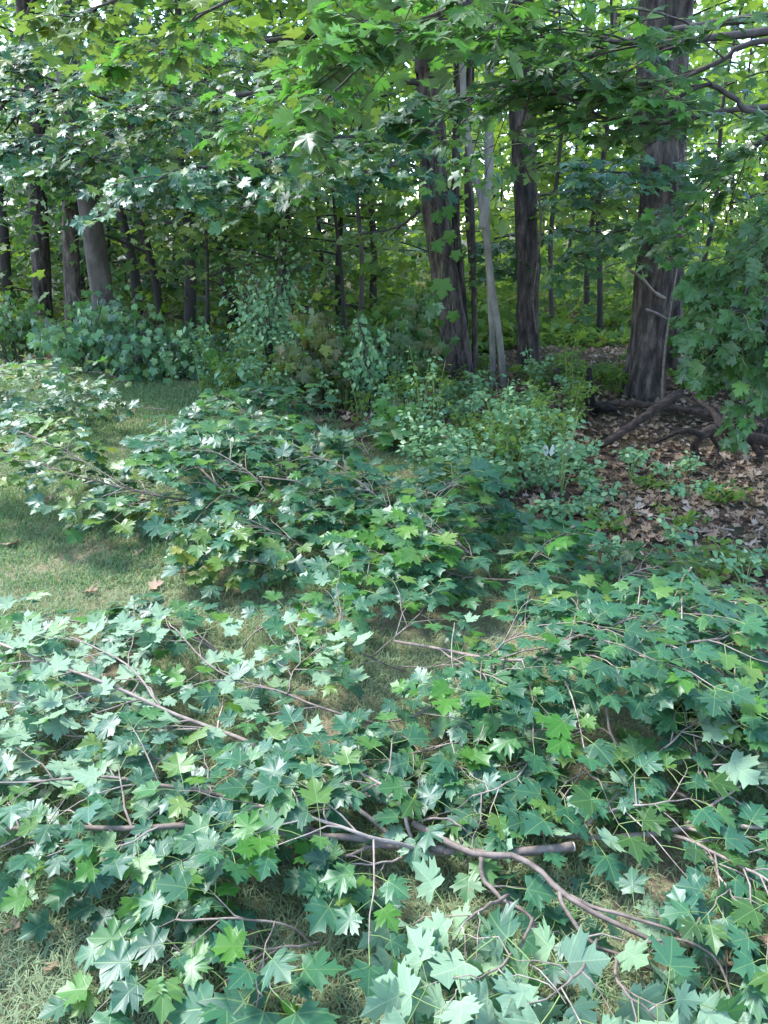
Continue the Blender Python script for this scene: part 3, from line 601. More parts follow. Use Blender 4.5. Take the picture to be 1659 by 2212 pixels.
# nearest, right: bare forked branch with pale drooping leaves
cut_branch('nearest branch: pale bare forked stem with large pale leaves drooping toward the viewer', 201, [
   ([(893, 1778, .22), (960, 1815, .24), (1040, 1850, .24), (1110, 1853, .24), (1165, 1880, .23), (1210, 1925, .22), (1290, 1975, .2), (1380, 2020, .16), (1470, 2075, .10), (1540, 2170, .05), (1580, 2260, .04)], .011, .006, 0, .3),
   ([(1040, 1850, .24), (1045, 1895, .2), (1090, 1945, .17), (1150, 1985, .14), (1175, 2030, .1)], .008, .004, 3, .22, dict(nodes=2, nb=(0, -.5, 1))),
   ([(1205, 1920, .22), (1225, 1970, .2), (1270, 2030, .16), (1330, 2060, .12), (1420, 2100, .08)], .007, .004, 4, .22, dict(nodes=2, nb=(0, -.7, .9), flip=.6)),
   ([(1230, 1935, .21), (1330, 1975, .2), (1440, 2005, .18), (1490, 2040, .12), (1530, 2060, .1)], .006, .003, 2, .15, dict(nodes=1)),
   ([(1350, 2060, .15), (1400, 2040, .17), (1480, 2035, .18), (1545, 2070, .16), (1580, 2150, .08), (1590, 2215, .03)], .005, .003, 1, .12, dict(nodes=1)),
   ([(905, 1775, .23), (950, 1768, .26), (990, 1780, .26), (1030, 1820, .2), (1050, 1845, .2)], .004, .003, 0, .1),
   ([(990, 1810, .23), (1010, 1860, .16), (1045, 1920, .08)], .004, .002, 1, .15, dict(nodes=1)),
   ([(1100, 1935, .18), (1050, 1960, .3), (1010, 1985, .32), (980, 2020, .3)], .005, .002, 3, .2, dict(nodes=2, nb=(0, -1, .8), flip=.45, ls=(.07, .1), leafdroop=.8)),
   ([(1150, 1985, .15), (1120, 2040, .3), (1070, 2090, .34), (1000, 2130, .34)], .005, .002, 5, .2, dict(nodes=2, nb=(0, -1, .8), flip=.75, ls=(.065, .095), leafdroop=.9)),
   ([(1290, 2030, .16), (1260, 2090, .3), (1230, 2120, .33), (1180, 2160, .33)], .005, .002, 5, .2, dict(nodes=2, nb=(0, -1, .8), flip=.75, ls=(.065, .1), leafdroop=.9)),
   ([(1330, 2060, .14), (1340, 2130, .25), (1400, 2180, .24), (1450, 2230, .2)], .005, .002, 5, .2, dict(nodes=2, nb=(0, -.9, .8), flip=.6, ls=(.07, .1), leafdroop=.9)),
  ], dens=.7, hf=.6, nb=(0, -.8, .9), ls=BIG, ntilt=.45, droop=.4)
# cut log with crown to the left
cut_branch('thick sawn branch end with a teal leafy crown spreading left along the front', 202, [
   ([(1237, 1829, .13), (1150, 1836, .135), (1050, 1842, .14), (960, 1838, .14)], .014, .0135, 0, .3, dict(sides=10)),
   ([(960, 1838, .14), (850, 1825, .12), (720, 1808, .14), (600, 1800, .16), (540, 1798, .17)], .013, .010, 6, .35, dict(sides=9)),
   ([(600, 1800, .16), (520, 1820, .16), (420, 1828, .16), (250, 1822, .15), (60, 1820, .14)], .010, .004, 11, .26),
   ([(540, 1798, .17), (400, 1785, .2), (200, 1790, .2), (0, 1788, .2), (-150, 1790, .2)], .012, .005, 18, .4),
   ([(700, 1806, .14), (560, 1740, .2), (380, 1700, .24), (200, 1680, .25), (60, 1690, .24)], .009, .004, 18, .42),
   ([(860, 1826, .12), (760, 1740, .2), (640, 1680, .24), (520, 1640, .25)], .008, .004, 14, .4),
  ], dens=.5, nb=(0, -.55, 1), ls=BIG, nodes=3, ntilt=.3, lift=.1, flip=.03)
cut_branch('leafy top of teal leaves filling the middle front left of the sawn end', 203, [
   ([(960, 1850, .04), (880, 1830, .15), (780, 1800, .25), (650, 1760, .3), (560, 1740, .3)], .010, .004, 18, .36),
   ([(900, 1840, .1), (860, 1740, .22), (800, 1680, .26), (700, 1650, .26)], .008, .004, 14, .36),
   ([(900, 1830, .1), (850, 1860, .12), (760, 1870, .14)], .006, .003, 5, .24),
  ], dens=.5, t0=.42, nb=(0, -.6, 1), ls=BIG, nodes=3, ntilt=.32, lift=.1, flip=.04)
cut_branch('low leaf sprig on dry grass in the bottom left corner', 204, [
   ([(690, 2035, .04), (600, 2050, .07), (500, 2058, .09), (390, 2060, .1)], .005, .003, 5, .2, dict(nodes=2)),
   ([(680, 2040, .04), (600, 1990, .14), (480, 1985, .18), (380, 1990, .17)], .004, .003, 8, .22, dict(nodes=2)),
   ([(500, 2058, .09), (440, 2070, .09), (340, 2100, .08), (270, 2115, .08)], .003, .002, 2, .16, dict(nodes=1)),
   ([(600, 2050, .07), (560, 2090, .12), (560, 2150, .12)], .003, .002, 3, .16, dict(nodes=2, ls=(.09, .115))),
  ], dens=.5, nb=(0, -.6, 1), ls=(.058, .085), ntilt=.3, lift=.08)
# long straight stem behind the sawn one
cut_branch('long grey stem lying across the right front with dark leaves to its right', 206, [
   ([(1015, 1772, .05), (1120, 1790, .06), (1240, 1803, .07), (1340, 1808, .08), (1430, 1798, .1), (1480, 1785, .12), (1580, 1788, .14), (1720, 1790, .15)], .016, .008, 8, .3, dict(t0=.45, sides=8)),
   ([(1430, 1798, .1), (1520, 1830, .14), (1620, 1880, .16), (1720, 1940, .16)], .008, .004, 16, .35),
   ([(1480, 1785, .12), (1560, 1720, .2), (1640, 1680, .22), (1740, 1640, .22)], .008, .004, 15, .38),
   ([(1520, 1830, .1), (1560, 1900, .14), (1600, 1960, .14)], .005, .003, 6, .28),
   ([(1240, 1803, .07), (1300, 1760, .16), (1380, 1740, .2), (1460, 1730, .2)], .006, .003, 10, .3),
  ], dens=.5, nb=(0, -.35, 1), ls=BIG, nodes=3, ntilt=.4, flip=.04, mats=('dark', .35))
cut_branch('branch whose pale leaf undersides show, reaching the left edge', 207, [
   ([(900, 1755, .08), (800, 1720, .12), (700, 1690, .15), (560, 1612, .18), (470, 1575, .2), (350, 1532, .24), (250, 1490, .27), (130, 1440, .3), (0, 1390, .32)], .013, .006, 20, .38, dict(t0=.45, sides=8)),
   ([(350, 1532, .24), (290, 1450, .3), (190, 1390, .32), (100, 1360, .32)], .006, .003, 12, .34),
   ([(470, 1575, .2), (330, 1580, .2), (180, 1590, .2), (20, 1580, .2)], .006, .003, 14, .36),
   ([(560, 1612, .18), (420, 1640, .18), (300, 1640, .18)], .005, .003, 6, .3),
   ([(250, 1490, .27), (120, 1510, .26), (-40, 1520, .26)], .006, .003, 10, .34),
  ], nb=(0, -.5, 1), ls=BIG, nodes=3, ntilt=.4, flip=.8, lift=.1)
cut_branch('thin dark stem with mixed leaves above the pale branch in the centre', 208, [
   ([(810, 1562, .14), (700, 1530, .18), (620, 1500, .2), (530, 1475, .22), (460, 1440, .24), (380, 1360, .28)], .007, .004, 14, .34, dict(t0=.2)),
   ([(810, 1562, .14), (900, 1545, .15), (960, 1500, .16)], .005, .003, 6, .28),
   ([(620, 1500, .2), (640, 1440, .26), (700, 1400, .28)], .004, .003, 8, .28),
  ], nb=(0, -.45, 1), ls=BIG, nodes=3, flip=.35, mats=('fresh', .3))
cut_branch('spray of light teal leaves beside the open lawn at left', 209, [
   ([(480, 1420, .08), (400, 1370, .16), (280, 1350, .18), (130, 1340, .2), (-30, 1335, .2)], .008, .004, 20, .3),
   ([(480, 1420, .06), (430, 1370, .14), (380, 1340, .16), (300, 1325, .16)], .006, .003, 10, .26),
   ([(500, 1420, .06), (560, 1360, .14), (640, 1340, .16), (720, 1335, .16)], .006, .003, 12, .26),
  ], nb=(0, -.55, 1), ls=BIG, nodes=3, flip=.1, mats=('fresh', .12))
cut_branch('upright sprig of broad leaves on a thin red-brown stem in the very centre', 210, [
   ([(880, 1450, .03), (800, 1420, .14), (740, 1370, .26), (735, 1310, .36)], .005, .003, 8, .3),
   ([(800, 1420, .14), (870, 1360, .26), (920, 1310, .3)], .004, .003, 8, .3),
   ([(860, 1440, .06), (940, 1440, .16), (1000, 1420, .2)], .004, .003, 6, .26),
  ], nb=(0, -.6, .9), ls=BIG, nodes=2, ntilt=.4, flip=.12)
cut_branch('bare kinked stem with small pale leaves at its tips on the right', 211, [
   ([(1640, 1782, .1), (1560, 1750, .12), (1480, 1722, .14), (1420, 1690, .16), (1360, 1630, .19), (1325, 1590, .22), (1312, 1560, .25), (1310, 1520, .3), (1330, 1490, .36)], .009, .004, 0, .2),
   ([(1325, 1590, .22), (1290, 1570, .22), (1250, 1575, .2), (1130, 1576, .16), (1050, 1550, .14)], .005, .003, 7, .3),
   ([(1330, 1490, .36), (1360, 1478, .38), (1385, 1465, .4)], .003, .002, 3, .14, dict(nodes=2, flip=.7)),
   ([(1390, 1660, .17), (1450, 1600, .28), (1500, 1560, .32), (1560, 1520, .34)], .005, .003, 10, .28, dict(flip=.5, nb=(-.5, -.6, .8))),
   ([(1480, 1722, .14), (1540, 1640, .24), (1600, 1590, .28)], .005, .003, 10, .3),
  ], nb=(0, -.45, 1), ls=(.07, .105), nodes=3, flip=.25, ntilt=.5)
cut_branch('curved bare shoot rising from leaves right of centre', 212, [
   ([(1160, 1590, .05), (1090, 1575, .08), (1030, 1530, .14), (985, 1470, .22), (975, 1400, .3), (980, 1345, .36)], .006, .003, 0, .2),
   ([(1100, 1575, .08), (1000, 1600, .14), (920, 1620, .16), (840, 1640, .16)], .005, .003, 14, .3),
   ([(1130, 1580, .06), (1150, 1630, .16), (1100, 1690, .2), (1020, 1720, .2)], .005, .003, 14, .32),
   ([(1160, 1590, .05), (1240, 1640, .14), (1280, 1680, .18)], .005, .003, 12, .32),
  ], nb=(0, -.45, 1), ls=BIG, nodes=3, ntilt=.42, flip=.08, mats=('dark', .2))
cut_branch('blue-green branch of broad layered leaves arching over a dark hollow on the right', 213, [
   ([(850, 1385, .1), (950, 1402, .14), (1050, 1420, .2), (1150, 1425, .26), (1260, 1415, .3), (1400, 1400, .34), (1560, 1380, .36)], .010, .005, 26, .48),
   ([(1150, 1425, .26), (1230, 1380, .34), (1350, 1340, .36), (1480, 1320, .36)], .007, .004, 20, .45),
   ([(1050, 1420, .2), (1120, 1370, .28), (1200, 1340, .3)], .006, .003, 14, .4),
   ([(950, 1402, .14), (1010, 1440, .2), (1100, 1480, .24)], .005, .003, 9, .34),
   ([(1400, 1400, .34), (1500, 1450, .32), (1600, 1470, .3)], .006, .003, 12, .4),
  ], dens=.95, hf=1.15, nb=(0, -.5, 1), ls=BIG, nodes=3, ntilt=.25, lift=.05, mat='maple')
cut_branch('dark branch end crowding the right edge behind the blue-green one', 214, [
   ([(1400, 1300, .1), (1480, 1290, .2), (1580, 1300, .28), (1720, 1330, .3)], .008, .004, 22, .45),
   ([(1300, 1290, .1), (1360, 1240, .16), (1430, 1220, .2)], .006, .003, 12, .36),
   ([(1356, 1390, .05), (1357, 1330, .3)], .007, .006, 0, .1), ([(1470, 1330, .1), (1470, 1265, .3), (1495, 1225, .42)], .008, .005, 0, .1),
  ], dens=.85, hf=1.1, nb=(0, -.35, 1), ls=SM, nodes=3, mat='dark', mats=('maple', .3))
cut_branch('yellow-green branch tip pointing to the left edge above the open lawn', 215, [
   ([(520, 1085, .12), (400, 1080, .16), (290, 1060, .22), (170, 1030, .3), (40, 985, .38), (-60, 950, .4)], .010, .005, 26, .5),
   ([(290, 1060, .22), (160, 985, .38), (60, 940, .44), (-40, 910, .46)], .007, .004, 20, .45),
   ([(400, 1080, .16), (300, 1095, .12), (220, 1090, .1)], .006, .003, 4, .22),
  ], dens=1.0, hf=1.1, nb=(0, -.55, 1), ls=(.062, .098), nodes=3, mat='yellow', mats=('maple', .45))
cut_branch('broad blue-green branch heaped across the middle of the lawn edge', 216, [
   ([(850, 1135, .06), (720, 1130, .1), (600, 1112, .16), (500, 1070, .26), (430, 1010, .36), (380, 960, .4)], .014, .006, 24, .5, dict(sides=8)),
   ([(600, 1112, .16), (560, 1040, .32), (470, 980, .42), (350, 950, .44)], .008, .004, 22, .48),
   ([(650, 1122, .14), (640, 1030, .32), (580, 960, .42), (500, 930, .44)], .008, .004, 22, .48),
   ([(610, 1112, .16), (560, 1090, .2), (440, 1075, .2), (300, 1060, .2)], .006, .003, 10, .3),
  ], dens=0.95, hf=1.1, nb=(0, -.5, 1), ls=(.062, .098), nodes=3, ntilt=.25, flip=.03)
cut_branch('second blue-green heap right of the broad one with an arched bare shoot', 217, [
   ([(900, 1180, .05), (860, 1120, .18), (800, 1060, .3), (720, 1000, .38), (650, 970, .4)], .010, .005, 24, .48),
   ([(900, 1180, .05), (930, 1110, .24), (950, 1060, .32), (1000, 1030, .34)], .008, .004, 18, .42),
   ([(860, 1140, .12), (760, 1110, .22), (690, 1090, .26)], .006, .003, 14, .4),
   ([(560, 1030, .34), (640, 1040, .36), (690, 1075, .26), (700, 1110, .16)], .006, .004, 0, .1),
   ([(900, 1180, .05), (980, 1150, .16), (1050, 1120, .2)], .006, .003, 12, .38),
  ], dens=0.8, hf=1.1, nb=(0, -.5, 1), ls=(.062, .098), nodes=3, ntilt=.3, flip=.06, mats=('fresh', .08))
cut_branch('small bronze-tipped branch jutting onto the lawn in front of the blue-green heap', 218, [
   ([(760, 1235, .04), (660, 1225, .08), (560, 1215, .12), (460, 1205, .14)], .006, .003, 10, .24),
   ([(720, 1225, .05), (640, 1170, .18), (560, 1140, .24), (470, 1130, .26)], .006, .003, 14, .34),
   ([(730, 1240, .05), (780, 1190, .16), (820, 1150, .2)], .005, .003, 10, .34),
  ], dens=.62, hf=1.1, nb=(0, -.55, .9), ls=(.062, .098), nodes=3, mats=('yellow', .35), mat='maple')
cut_branch('leafy stem with bright green leaf tips right of the bronze-tipped branch', 219, [
   ([(1160, 1255, .05), (1060, 1250, .1), (960, 1235, .16), (880, 1200, .22), (800, 1200, .24)], .009, .004, 20, .4),
   ([(1060, 1250, .1), (1000, 1180, .24), (930, 1140, .32)], .006, .003, 14, .36),
   ([(1110, 1252, .08), (1150, 1210, .2), (1200, 1180, .24)], .005, .003, 10, .34),
  ], dens=.85, hf=1.1, nb=(0, -.5, 1), ls=(.062, .098), nodes=3, mats=('fresh', .25))
cut_branch('pile of blue-green leaves at the foot of the pale shrub', 220, [
   ([(700, 930, .05), (620, 915, .2), (540, 895, .34), (470, 885, .36)], .009, .004, 22, .5),
   ([(700, 930, .05), (660, 885, .26), (620, 860, .36), (560, 850, .38)], .008, .004, 20, .48),
   ([(640, 940, .06), (540, 950, .2), (460, 945, .26), (380, 940, .26)], .007, .004, 18, .5),
  ], dens=1.0, hf=1.1, nb=(0, -.5, 1), ls=(.062, .098), nodes=3)
cut_branch('lone cut sprig of dull green leaves on the back lawn at left', 221, [
   ([(370, 887, .05), (290, 878, .08), (200, 872, .12), (110, 872, .16), (60, 870, .18)], .006, .003, 14, .5),
   ([(230, 875, .1), (190, 850, .3), (170, 830, .44)], .005, .003, 9, .4),
   ([(200, 905, .03), (160, 890, .16), (90, 880, .26)], .004, .003, 8, .4),
  ], dens=1.1, hf=1.1, nb=(0, -.7, .8), ls=(.062, .098), nodes=3, mat='maple', mats=('dark', .4))
cut_branch('tangle of bleached bare twigs and yellowing leaves at the back left', 222, [
   ([(290, 822, .05), (200, 830, .1), (120, 832, .16), (60, 815, .3)], .010, .005, 12, .5, dict(nodes=1)),
   ([(230, 826, .1), (180, 800, .3), (100, 790, .4), (0, 790, .45)], .009, .004, 16, .6, dict(nodes=2)),
   ([(200, 829, .1), (150, 810, .26), (60, 800, .4), (-40, 812, .4)], .008, .004, 14, .6, dict(nodes=2)),
  ], dens=1.1, hf=1.1, nb=(0, -.6, .9), ls=(.06, .09), mat='yellow', flip=.4)
cut_branch('upside-down pale leaf branch at the edge of the leaf litter', 223, [
   ([(860, 1060, .05), (800, 1030, .2), (740, 1000, .34), (700, 990, .36)], .006, .003, 14, .4),
   ([(830, 1050, .08), (800, 990, .4), (780, 950, .5)], .005, .003, 10, .36, dict(flip=.1)),
  ], nb=(0, -.6, .9), ls=(.07, .11), flip=.6, nodes=3, mats=('yellow', .3))

# ------------------------------------------------------------------ shrubs and saplings along the edge
def shrub(label, seed, px, py, w, h, n, mat, name='shrub', ls=(.06, .10), lib=LEAF, restlib=MID, cap=300, stems=9, nb=(0, -.7, .8), depthf=.8, mats=None, leafdroop=.5, cat='shrub', group=None, stemmat='darktwig', lean=0):
    q = np.random.RandomState(seed); b = G(px, py); t = thing(name, b, label, cat, group); wood = MB(); lv = Leaves()
    tips = []
    for k in range(stems):
        a = q.uniform(0, 6.283); rr = q.uniform(.15, 1)**.6
        tip = np.array(b)+np.array([math.cos(a)*rr*w/2+lean, math.sin(a)*rr*w/2*depthf, h*(1.0-.4*rr*rr)*q.uniform(.5, 1.25)])
        p0 = np.array(b)+np.array([q.normal(0, .05), q.normal(0, .05), -.03]); mid = (p0*.55+tip*.45)+np.array([0, 0, h*.18])
        C = catmull([p0, mid, tip], 9); tube(wood, C, np.linspace(.012, .003, 9), 5, cap=False); tips.append(C)
    for k in range(n):
        C = tips[q.randint(stems)]; u = q.beta(2.6, 1.1)*8; j = min(int(u), 7); a = C[j]+(C[j+1]-C[j])*(u-j)
        off = q.normal(0, 1, 3)*np.array([.2, .2, .15])*min(w, 1.2)*.5
        lv.put(a+off, unit(np.array(nb)+q.normal(0, .45, 3)), unit(off+np.array([0, 0, -leafdroop])+q.normal(0, .05, 3)), q.uniform(*ls))
        if k % 3 == 0: tube(wood, [a, a+off*.5+np.array([0, 0, .02]), a+off], [.003, .002, .0015], 3, cap=False)
    place('stem', wood.mesh('stem', M[stemmat]), t); lv.emit(t, mat, q, lib=lib, restlib=restlib, cap=cap, rest='foliage', mats=mats)
    return t
shrub('rounded grey-green maple shrub below the leaning trunk at left', 301, 215, 805, 1.7, .85, 900, 'maple', stems=20, mats=('under', .45), nb=(0, -.5, 1))
shrub('lower grey-green shrub running right from the rounded one', 302, 395, 812, 1.5, .55, 650, 'maple', stems=16, mats=('under', .5), nb=(0, -.4, 1))
shrub('pale small-leaved shrub in the middle of the edge', 303, 590, 838, 1.0, 1.15, 900, 'under', stems=14, ls=(.045, .075), lib=OVAL, restlib=OVAL, leafdroop=.12)
shrub('tall wispy pale shrub behind the small-leaved one', 304, 600, 800, 1.3, 1.5, 500, 'under', stems=14, ls=(.04, .07), lib=OVAL, restlib=OVAL, leafdroop=.12)
shrub('bronze-leaved maple bush drooping in the middle distance', 305, 700, 880, .75, 1.0, 520, 'bronze', stems=10, ls=(.075, .11), mats=('yellow', .2), leafdroop=.9)
shrub('dark green young maple in front of the vine-hung trunk', 306, 850, 880, .95, 1.35, 620, 'dark', stems=11, ls=(.075, .11), mats=('bronze', .2), leafdroop=.9)
shrub('slender pale sprig with small drooping leaves before the dark young maple', 307, 790, 905, .4, .95, 330, 'under', stems=7, ls=(.045, .07), lib=OVAL, restlib=OVAL, leafdroop=.12)
shrub('pale lime seedling with heart leaves left of the pale shrub', 308, 505, 850, .35, .8, 110, 'fresh', stems=4, ls=(.07, .1))
shrub('yellow-green seedling with upright maple leaves over the litter', 309, 850, 970, .45, .55, 90, 'fresh', stems=5, ls=(.07, .10), mats=('yellow', .4))
shrub('broad-leaved weed with long pointed leaves near the lime seedling', 310, 520, 868, .5, .45, 40, 'under', stems=6, ls=(.09, .13), lib=OVAL, restlib=OVAL, leafdroop=.1)
shrub('dense dark maple shrub at the right edge under the overhanging boughs', 311, 1680, 950, 1.0, 1.2, 500, 'dark', stems=15, ls=(.055, .085), mats=('maple', .2))
shrub('dark leafy shrub beyond the fallen logs at right', 312, 1600, 850, 1.3, 1.2, 500, 'dark', stems=14, ls=(.07, .11))
shrub('low brush in shadow at the far left edge', 313, 30, 790, 1.2, .8, 420, 'dark', stems=10, ls=(.06, .09), lib=MID)
# vine on the middle trunk
vb = G(985, 830); vt = thing('vine', vb, 'climbing vine with large heart-shaped leaves on the middle trunk', 'vine'); wood = MB(); lv = Leaves(); q = np.random.RandomState(9)
vp = catmull([D(1000, 815, cd-.26), D(975, 700, cd-.28), D(955, 560, cd-.27), D(948, 470, cd-.26), D(935, 380, cd-.26)], 16); tube(wood, vp, .008, 5)
for px, py, s in ((955, 565, .2), (938, 612, .17), (930, 500, .13), (968, 480, .13), (955, 420, .14), (940, 350, .13), (975, 650, .12), (925, 440, .12), (985, 520, .11)):
    p = np.array(D(px, py, cd-.55)); lv.put(p, unit(np.array([0, -1, .35])+q.normal(0, .2, 3)), np.array([q.normal(0, .3), -.1, -1]), s)
    j = int(np.argmin(np.linalg.norm(vp-p, axis=1))); tube(wood, [vp[j], (vp[j]+p)/2+UP*.05, p], [.003, .0025, .002], 3)
place('stem', wood.mesh('stem', M['darktwig']), vt); lv.emit(vt, 'fresh', q)

# undergrowth: small-leaved plants between lawn and wood
q = np.random.RandomState(60)
def small_plant(label, seed, p, h, n, group, mat='under', ls=(.03, .055), spread=.22):
    q = np.random.RandomState(seed); t = thing('undergrowth_plant', p, label, 'plant', group); wood = MB(); A, Nn, Dd, S = [], [], [], []
    for k in range(5):
        a = q.uniform(0, 6.283); l = q.uniform(.4, 1)*spread
        C = catmull([np.array(p)-UP*.02, np.array(p)+np.array([math.cos(a)*l*.4, math.sin(a)*l*.4, h*.6]), np.array(p)+np.array([math.cos(a)*l, math.sin(a)*l, h*q.uniform(.7, 1.05)])], 7)
        tube(wood, C, np.linspace(.004, .0015, 7), 4, cap=False, t=q.rand())
        m = n//5; u = q.beta(1.8, 1, m)*6; j = np.minimum(u.astype(int), 5); B = C[j]+(C[j+1]-C[j])*(u-j)[:, None]
        d = q.normal(0, 1, (m, 3)); d[:, 2] = q.normal(-.2, .3, m); d = unit(d); A.append(B+d*.02); Dd.append(d); Nn.append(unit(np.array([0, -.5, .9])+q.normal(0, .45, (m, 3)))); S.append(q.uniform(ls[0], ls[1], m))
    A, Dd, Nn, S = map(np.concatenate, (A, Dd, Nn, S))
    place('stem', wood.mesh('stem', M['petiole']), t); fb = MB(); cloud(fb, OVAL, A, frames(Nn, Dd), S, q)
    tag(place('foliage', fb.mesh('foliage', M[mat])), kind='stuff'); f = COL.objects[-1]
    f.parent = t; f.location = -Vector(t.location)
cnt = 0
def scatter_px(poly_rows, n, q):
    out = []
    while len(out) < n:
        y = q.uniform(poly_rows[0][0], poly_rows[-1][0]); ys = [r[0] for r in poly_rows]
        x = q.uniform(np.interp(y, ys, [r[1] for r in poly_rows]), np.interp(y, ys, [r[2] for r in poly_rows])); out.append((x, y))
    return out
for x, y in scatter_px([(855, 740, 1230), (930, 760, 1240), (1000, 860, 1220), (1080, 940, 1240)], 115, q):
    small_plant('pale small-leaved plant in the thick undergrowth before the trunks', 1000+cnt, G(x, y), q.uniform(.16, .34)+.5*q.rand()**2*(1 if y < 960 else .5), 75, 'pale undergrowth plants before the trunks', 'under' if q.rand() < .65 else 'forest', spread=q.uniform(.14, .3)); cnt += 1
for x, y in scatter_px([(1000, 1180, 1400), (1080, 1030, 1620), (1180, 1100, 1700), (1280, 1250, 1700)], 40, q):
    small_plant('low weed scattered over the shaded leaf litter at right', 1000+cnt, G(x, y), q.uniform(.06, .18), 60, 'low weeds on the litter', 'under' if q.rand() < .6 else 'forest', spread=.16); cnt += 1
for x, y in scatter_px([(800, 880, 1500), (850, 880, 1500)], 26, q):
    small_plant('dim low plant at the foot of the edge trees', 1000+cnt, G(x, y), q.uniform(.12, .3), 70, 'low plants at the feet of the trees', 'forest', ls=(.04, .07)); cnt += 1
for x, y in scatter_px([(822, 330, 860), (870, 470, 800), (905, 600, 820)], 48, q):
    small_plant('wispy pale weed among the shrubs along the back of the lawn', 1000+cnt, G(x, y), q.uniform(.2, .4)+.45*q.rand()**2, 70, 'wispy weeds along the back of the lawn', 'under' if q.rand() < .75 else 'forest', ls=(.035, .06), spread=q.uniform(.15, .3)); cnt += 1
# plant with white leaves
wl = G(1198, 1045); t = thing('white_leaf_sprig', wl, 'sprig with a few bleached white leaves standing above the undergrowth', 'plant'); lv = Leaves(); wood = MB()
for px, py, s, a in ((1180, 985, .085, -.3), (1190, 985, .08, .35), (1222, 985, .07, -.5), (1232, 982, .06, .3)):
    p = np.array(D(px, py, wl.y)); lv.put(p, unit(np.array([a, -1, .2])), np.array([a*.5, .1, 1.]), s); tube(wood, [np.array(wl), (np.array(wl)+p)/2+np.array([.01, 0, .02]), p], .002, 4)
place('stem', wood.mesh('stem', M['petiole']), t); lv.emit(t, 'white', q, lib=OVAL)

# ------------------------------------------------------------------ fallen wood
def log(name, label, pts, r0, r1, mat, seed, cat='log', sides=14, rough=.35, extra=(), group=None, n=26):
    b = Vector(pts[0]); t = thing(name, Vector((b.x, b.y, gz(b.x, b.y))), label, cat, group); mb = MB()
    C = catmull(pts, n); tube(mb, C, np.linspace(r0, r1, n), sides, rough=rough, seed=seed); place('wood', mb.mesh('wood', M[mat]), t)
    for e, a, c in extra:
        mb = MB(); tube(mb, catmull(e, 14), np.linspace(a, c, 14), 8, rough=rough, seed=seed+1); place('broken_limb', mb.mesh('broken_limb', M[mat]), t)
log('fallen_log', 'split brown log leaning from the litter toward the twin trunk', [G(1290, 965, .05), G(1320, 950, .1), G(1370, 915, .16), G(1420, 880, .25), G(1470, 850, .3)], .026, .034, 'rot', 1, rough=.6)
log('fallen_log', 'dark arched log with a root-like limb at the right edge', [G(1505, 985, .02), G(1500, 965, .10), G(1515, 940, .22), G(1560, 925, .24), G(1620, 945, .18), G(1720, 960, .12)], .025, .045, 'rot', 2,
    extra=[([G(1560, 925, .22), G(1540, 890, .3), G(1500, 860, .36)], .035, .012), ([G(1620, 945, .18), G(1640, 980, .06), G(1650, 1000, .02)], .03, .015),
           ([G(1515, 940, .22), G(1480, 930, .3), G(1440, 945, .2), G(1410, 960, .02)], .02, .008), ([G(1600, 935, .2), G(1590, 900, .42), G(1620, 860, .6)], .022, .006), ([G(1530, 935, .22), G(1550, 965, .1), G(1545, 1000, .02)], .018, .01)])
log('broken_stump', 'jagged reddish rotten stump between the big right trunks', [G(1275, 888, -.02), G(1274, 870, .08), D(1272, 830, G(1275, 888).y), D(1273, 795, G(1275, 888).y)], .085, .018, 'rot', 3, cat='stump', rough=.6,
    extra=[([G(1275, 885, .02), G(1250, 890, .08), G(1235, 895, .03)], .05, .02), ([G(1280, 885, .02), G(1310, 880, .1), G(1330, 885, .03)], .05, .02)])
log('fallen_log', 'dark mossy log low behind the rotten stump', [G(1240, 880, .04), G(1330, 872, .06), G(1450, 880, .06), G(1560, 900, .05)], .025, .03, 'rot', 4)
h0 = D(1150, 185, 4.3)
hb = [h0, D(1140, 240, 4.3), D(1120, 320, 4.3), D(1135, 370, 4.3), D(1160, 430, 4.3), D(1165, 520, 4.3), D(1160, 600, 4.3), D(1157, 660, 4.3), D(1160, 725, 4.3)]
hb = [p+Vector((.012*math.sin(i*5.1), .01*math.sin(i*3.7), 0)) if i else p for i, p in enumerate(hb)]
log('hanging_branch', 'broken dead branch hanging straight down in front of the lone dark trunk', hb, .006, .004, 'rot', 5, cat='branch', sides=7, rough=.2, extra=[([D(1163, 540, 4.3), D(1166, 580, 4.29), D(1160, 640, 4.27)], .006, .004)], n=36)
log('dead_stick', 'bleached stick slanting across the twin trunk', [D(1355, 580, 6.6), D(1385, 600, 6.7), D(1410, 628, 6.8), D(1436, 645, 6.86)], .012, .016, 'twig', 6, cat='stick', sides=7, n=12)
log('dead_stick', 'short bleached stick below the slanting one', [D(1395, 668, 6.7), D(1420, 678, 6.75), D(1440, 690, 6.86)], .011, .013, 'twig', 7, cat='stick', sides=7, n=10)
log('dead_stick', 'cut pale stick lying on the litter near the blue-green leaf pile', [G(600, 918, .06), G(650, 917, .05), G(690, 916, .05)], .010, .009, 'twig', 8, cat='stick', sides=7, n=8)
log('dead_stick', 'dark stick poking up from the middle undergrowth', [G(1085, 1070, .02), D(1110, 1055, G(1085, 1070).y), D(1160, 1020, G(1085, 1070).y)], .007, .009, 'darktwig', 9, cat='stick', sides=7, n=10)
log('dead_stick', 'curved pale stick arched over the litter', [G(1215, 955, .02), G(1240, 940, .08), G(1270, 945, .08), G(1300, 962, .02)], .008, .006, 'twig', 10, cat='stick', sides=7, n=12)
